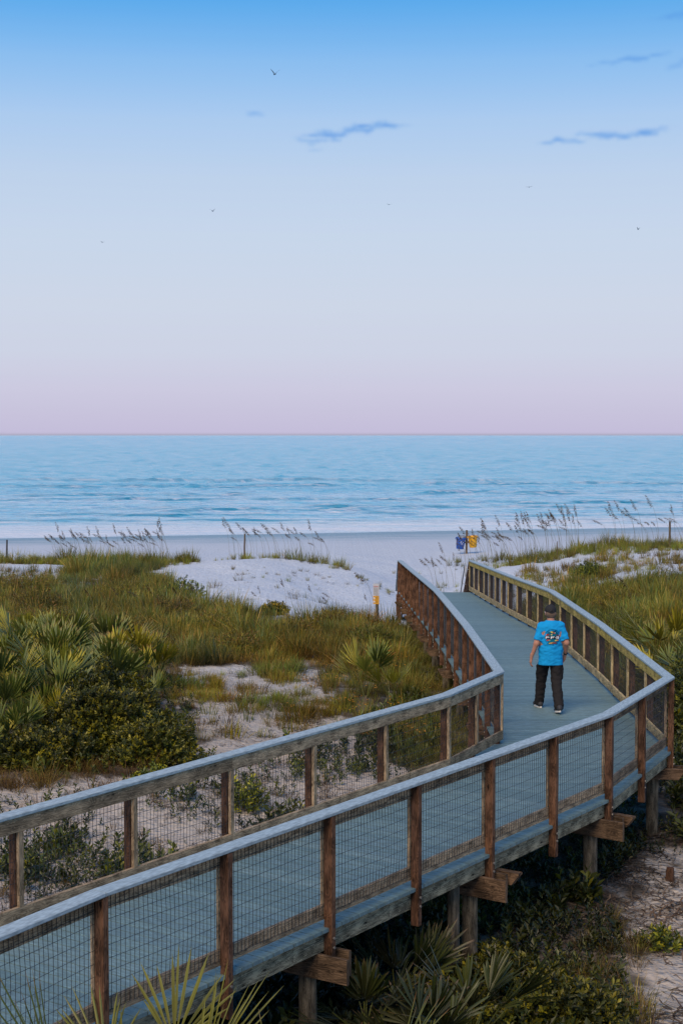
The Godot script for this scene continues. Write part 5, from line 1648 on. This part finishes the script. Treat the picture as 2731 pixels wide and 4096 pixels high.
	for q in [[-0.0431, 0.2325, 110.0, 1.0, 0.9, 0.5, "largest bird, wings raised in a V high in the sky"], [-0.0836, 0.1447, 120.0, 0.62, 0.7, -0.5, "small bird low in the sky left of the middle"], [-0.1553, 0.1247, 120.0, 0.5, 0.25, 0.9, "small bird lowest on the left"],
		[0.0308, 0.149, 120.0, 0.5, 0.2, 0.4, "tiny bird in the middle of the sky"], [0.1216, 0.1602, 120.0, 0.6, 0.15, -0.4, "small bird right of the middle of the sky"], [0.1927, 0.1330, 120.0, 0.55, 0.8, 0.7, "tiny bird near the right edge of the sky"]]:
		var at: Vector3 = cam + Vector3(q[0], q[1], -1.0) * q[2]
		var o := thing("seabird", q[6], "bird", at, q[5])
		o.scale = Vector3.ONE * q[3]
		var body := begin()
		skin(body, [cap(Vector3(0, 0, -0.10), Vector3(0, 0, 0.06), 0.028, 0.038), cap(Vector3(0, 0.005, -0.10), Vector3(0, 0.02, -0.17), 0.026, 0.024), cap(Vector3(0, 0.018, -0.18), Vector3(0, 0.012, -0.22), 0.009, 0.004), cap(Vector3(-0.012, 0.0, 0.08), Vector3(-0.03, -0.004, 0.19), 0.02, 0.008, 1.0, 1.0), cap(Vector3(0.012, 0.0, 0.08), Vector3(0.03, -0.004, 0.19), 0.02, 0.008, 1.0, 1.0)], 0.012, 0.01)
		part("body", close(body, true), M.bird, o)
		for s in [-1.0, 1.0]:
			var w := begin()
			w.set_smooth_group(1)
			var lift: float = q[4]
			var joint := Vector3(s * 0.03, 0.02, -0.03)
			var elbow := joint + Vector3(s * cos(lift), sin(lift), -0.12) * 0.17
			var tip := elbow + Vector3(s * cos(lift * 0.75), sin(lift * 0.75), 0.35) * 0.30
			var sec := [[joint, 0.13], [joint.lerp(elbow, 0.5), 0.125], [elbow, 0.115], [elbow.lerp(tip, 0.5), 0.075], [tip, 0.012]]
			for i in 4:
				var a: Vector3 = sec[i][0]
				var b: Vector3 = sec[i + 1][0]
				var ca := Vector3(0, 0, sec[i][1])
				var cb := Vector3(0, 0, sec[i + 1][1])
				var th := Vector3(0, 0.006, 0)
				quad(w, a + th, a + ca, b + cb, b + th)
				quad(w, a - th, b - th, b + cb, a + ca)
				quad(w, a + th, b + th, b - th, a - th)
			part("wing", close(w, true), M.bird, o)

func bar(st: SurfaceTool, x: float, y: float, w: float, h: float, z: float) -> void:
	quad(st, Vector3(x, y - h * 0.5, z), Vector3(x + w, y - h * 0.5, z), Vector3(x + w, y + h * 0.5, z), Vector3(x, y + h * 0.5, z))

func lens_shape(st: SurfaceTool, c: Vector3, r: float) -> void:
	for k in 12:
		var a := TAU * k / 12.0
		var b := TAU * (k + 1) / 12.0
		tri(st, c, c + Vector3(cos(a), sin(a), 0) * r, c + Vector3(cos(b), sin(b), 0) * r)

# composite board: faint brushed lines along v, with a few worn pale marks
func scuff_texture() -> ImageTexture:
	var w := 256
	var h := 512
	var n1 := noise(61, 1.0, 4)
	var r := RandomNumberGenerator.new()
	r.seed = 62
	var f := PackedFloat32Array()
	f.resize(w * h)
	for y in h:
		for x in w:
			f[y * w + x] = 0.66 + 0.10 * n1.get_noise_2d(x * 0.5, y * 0.02) + 0.10 * n1.get_noise_2d(x * 0.03 + 9.0, y * 0.015)
	for k in 26:
		var x0 := r.randi() % w
		var y0 := r.randi() % h
		var len := r.randi_range(8, 44)
		for q in len:
			for e in r.randi_range(1, 5):
				f[posmod(y0 + q, h) * w + posmod(x0 + e + int(n1.get_noise_1d(q * 0.2) * 3.0), w)] = r.randf_range(0.75, 1.0)
	return picture(w, h, f)

func build_materials() -> void:
	var grain := wood_texture(3, 1.0, 3)
	var stained := wood_texture(9, 1.25, 4)
	M.grey = []
	for c in [Color(0.56, 0.41, 0.25), Color(0.49, 0.36, 0.22), Color(0.60, 0.45, 0.28), Color(0.46, 0.34, 0.21)]: M.grey.append(wood(c, grain))
	M.pale = []
	for c in [Color(0.64, 0.51, 0.27), Color(0.58, 0.47, 0.26)]: M.pale.append(wood(c, grain))
	M.moss_lit = []
	for c in [Color(0.72, 0.53, 0.12), Color(0.66, 0.50, 0.14)]: M.moss_lit.append(wood(c, grain))
	M.brown = []
	for c in [Color(0.20, 0.102, 0.057), Color(0.175, 0.09, 0.053), Color(0.225, 0.115, 0.063), Color(0.19, 0.10, 0.06)]: M.brown.append(wood(c, stained))
	M.olive = []
	for c in [Color(0.36, 0.33, 0.22), Color(0.32, 0.30, 0.20), Color(0.40, 0.36, 0.235)]: M.olive.append(wood(c, stained))
	M.tan = []
	for c in [Color(0.20, 0.13, 0.08), Color(0.17, 0.115, 0.072)]: M.tan.append(wood(c, stained))
	M.pile = []
	for c in [Color(0.21, 0.175, 0.12), Color(0.19, 0.165, 0.12), Color(0.24, 0.20, 0.13)]: M.pile.append(wood(c, stained))
	M.drift = wood(Color(0.22, 0.17, 0.12), grain)
	M.dark_post = wood(Color(0.06, 0.055, 0.05), grain)
	var speck := soft_texture(41, 256, 0.05, 0.72, 1.0)
	M.cap = []
	for c in [Color(0.41, 0.525, 0.57), Color(0.395, 0.51, 0.56), Color(0.43, 0.54, 0.58)]:
		var m := mat(c, 0.6, 0.4)
		m.albedo_texture = speck
		M.cap.append(m)
	var scuffs := scuff_texture()
	M.deck = []
	for c in [Color(0.31, 0.505, 0.535), Color(0.265, 0.445, 0.48), Color(0.345, 0.54, 0.565), Color(0.29, 0.475, 0.52), Color(0.325, 0.525, 0.55)]:
		var m := mat(c, 0.6, 0.45)
		m.albedo_texture = scuffs
		M.deck.append(m)
	M.wire = mat(Color(0.035, 0.036, 0.038), 0.5, 0.5)
	M.steel = mat(Color(0.25, 0.24, 0.22), 0.5)
	M.steel.metallic = 0.7
	M.steel_pale = mat(Color(0.42, 0.43, 0.44), 0.45)
	M.steel_pale.metallic = 0.5
	M.grass_stalk = mat(Color(0.17, 0.15, 0.075), 0.7)
	M.skin = mat(Color(0.40, 0.20, 0.135), 0.55, 0.4)
	M.skin.subsurf_scatter_enabled = true
	M.skin.subsurf_scatter_strength = 0.1
	M.eye = mat(Color(0.7, 0.68, 0.65), 0.2)
	M.hair = mat(Color(0.10, 0.07, 0.05), 0.8)
	M.cap_cloth = mat(Color(0.028, 0.03, 0.034), 0.9, 0.2)
	M.black = mat(Color(0.012, 0.012, 0.014), 0.5)
	M.pale_plastic = mat(Color(0.5, 0.5, 0.48), 0.3)
	M.shirt = mat(Color(0.012, 0.33, 0.72), 0.9, 0.2)
	M.shirt.albedo_texture = soft_texture(51, 256, 0.08, 0.9, 1.0)
	M.trousers = mat(Color(0.022, 0.021, 0.022), 0.9, 0.2)
	M.shoe = mat(Color(0.02, 0.022, 0.028), 0.7)
	M.sole = mat(Color(0.7, 0.68, 0.63), 0.6)
	M.print = mat(Color.WHITE, 0.85, 0.2)
	M.print.albedo_texture = print_texture()
	M.print.transparency = BaseMaterial3D.TRANSPARENCY_ALPHA_SCISSOR
	M.print.alpha_scissor_threshold = 0.5
	M.blue_plastic = mat(Color(0.008, 0.09, 0.42), 0.45)
	M.yellow_plastic = mat(Color(0.85, 0.43, 0.01), 0.45)
	M.bag = mat(Color(0.18, 0.20, 0.23), 0.35)
	M.white_print = mat(Color(0.8, 0.8, 0.8), 0.6)
	M.red_print = mat(Color(0.4, 0.06, 0.05), 0.6)
	M.sign_white = mat(Color(0.50, 0.52, 0.56), 0.5)
	M.sign_yellow = mat(Color(0.62, 0.32, 0.03), 0.5)
	M.bird = mat(Color(0.05, 0.09, 0.14), 0.8)

func _ready() -> void:
	# camera
	var cam := Camera3D.new()
	cam.name = "camera"
	cam.fov = 37.1177
	cam.near = 0.1
	cam.far = 12000.0
	cam.position = Vector3(0, 7.6, 0)
	cam.rotation_degrees = Vector3(-2.9235, 0, 0)
	var lens := CameraAttributesPhysical.new()
	lens.frustum_focal_length = 52.0
	lens.exposure_aperture = 5.6
	lens.frustum_focus_distance = 26.0
	# sky
	var env := Environment.new()
	env.background_mode = Environment.BG_SKY
	env.sky = Sky.new()
	env.sky.sky_material = build_sky()
	env.background_energy_multiplier = 1.0 / EXPOSURE
	# exposure
	env.tonemap_mode = Environment.TONE_MAPPER_LINEAR
	env.tonemap_exposure = EXPOSURE
	env.sdfgi_enabled = true
	env.ssao_enabled = true
	env.ssil_enabled = true
	var we := WorldEnvironment.new()
	we.name = "environment"
	we.environment = env
	add_child(we)
	add_child(cam)
	# the glow of the western sky behind the viewer: broad, soft and slightly warm
	var sun := DirectionalLight3D.new()
	sun.name = "evening_light"
	sun.light_energy = 0.5
	sun.light_angular_distance = 40.0
	sun.light_color = Color(1.0, 0.88, 0.74)
	sun.shadow_enabled = true
	sun.rotation_degrees = Vector3(-46, -24, 0)
	add_child(sun)
	rng.seed = 20
	dune_noise.seed = 4
	dune_noise.frequency = 0.16
	dune_noise.fractal_octaves = 2
	fine_noise.seed = 8
	fine_noise.frequency = 0.9
	fine_noise.fractal_octaves = 4
	patch_noise.seed = 15
	patch_noise.frequency = 0.35
	patch_noise.fractal_octaves = 3
	build_materials()
	build_ground()
	build_sea()
	build_boardwalk()
	railing(path_left, [2, 6, 2, 4, 4, 4, 7], -1.0, "wooden railing along the left side of the boardwalk with brown posts outside", -1)
	railing(path_right, [2, 6, 2, 4, 4, 4, 7], 1.0, "wooden railing along the right side of the boardwalk, moss and painted yellow light past the corner", 10)
	build_stairs()
	build_person()
	build_small_things()
	build_plants()

const EXPOSURE := 2.25
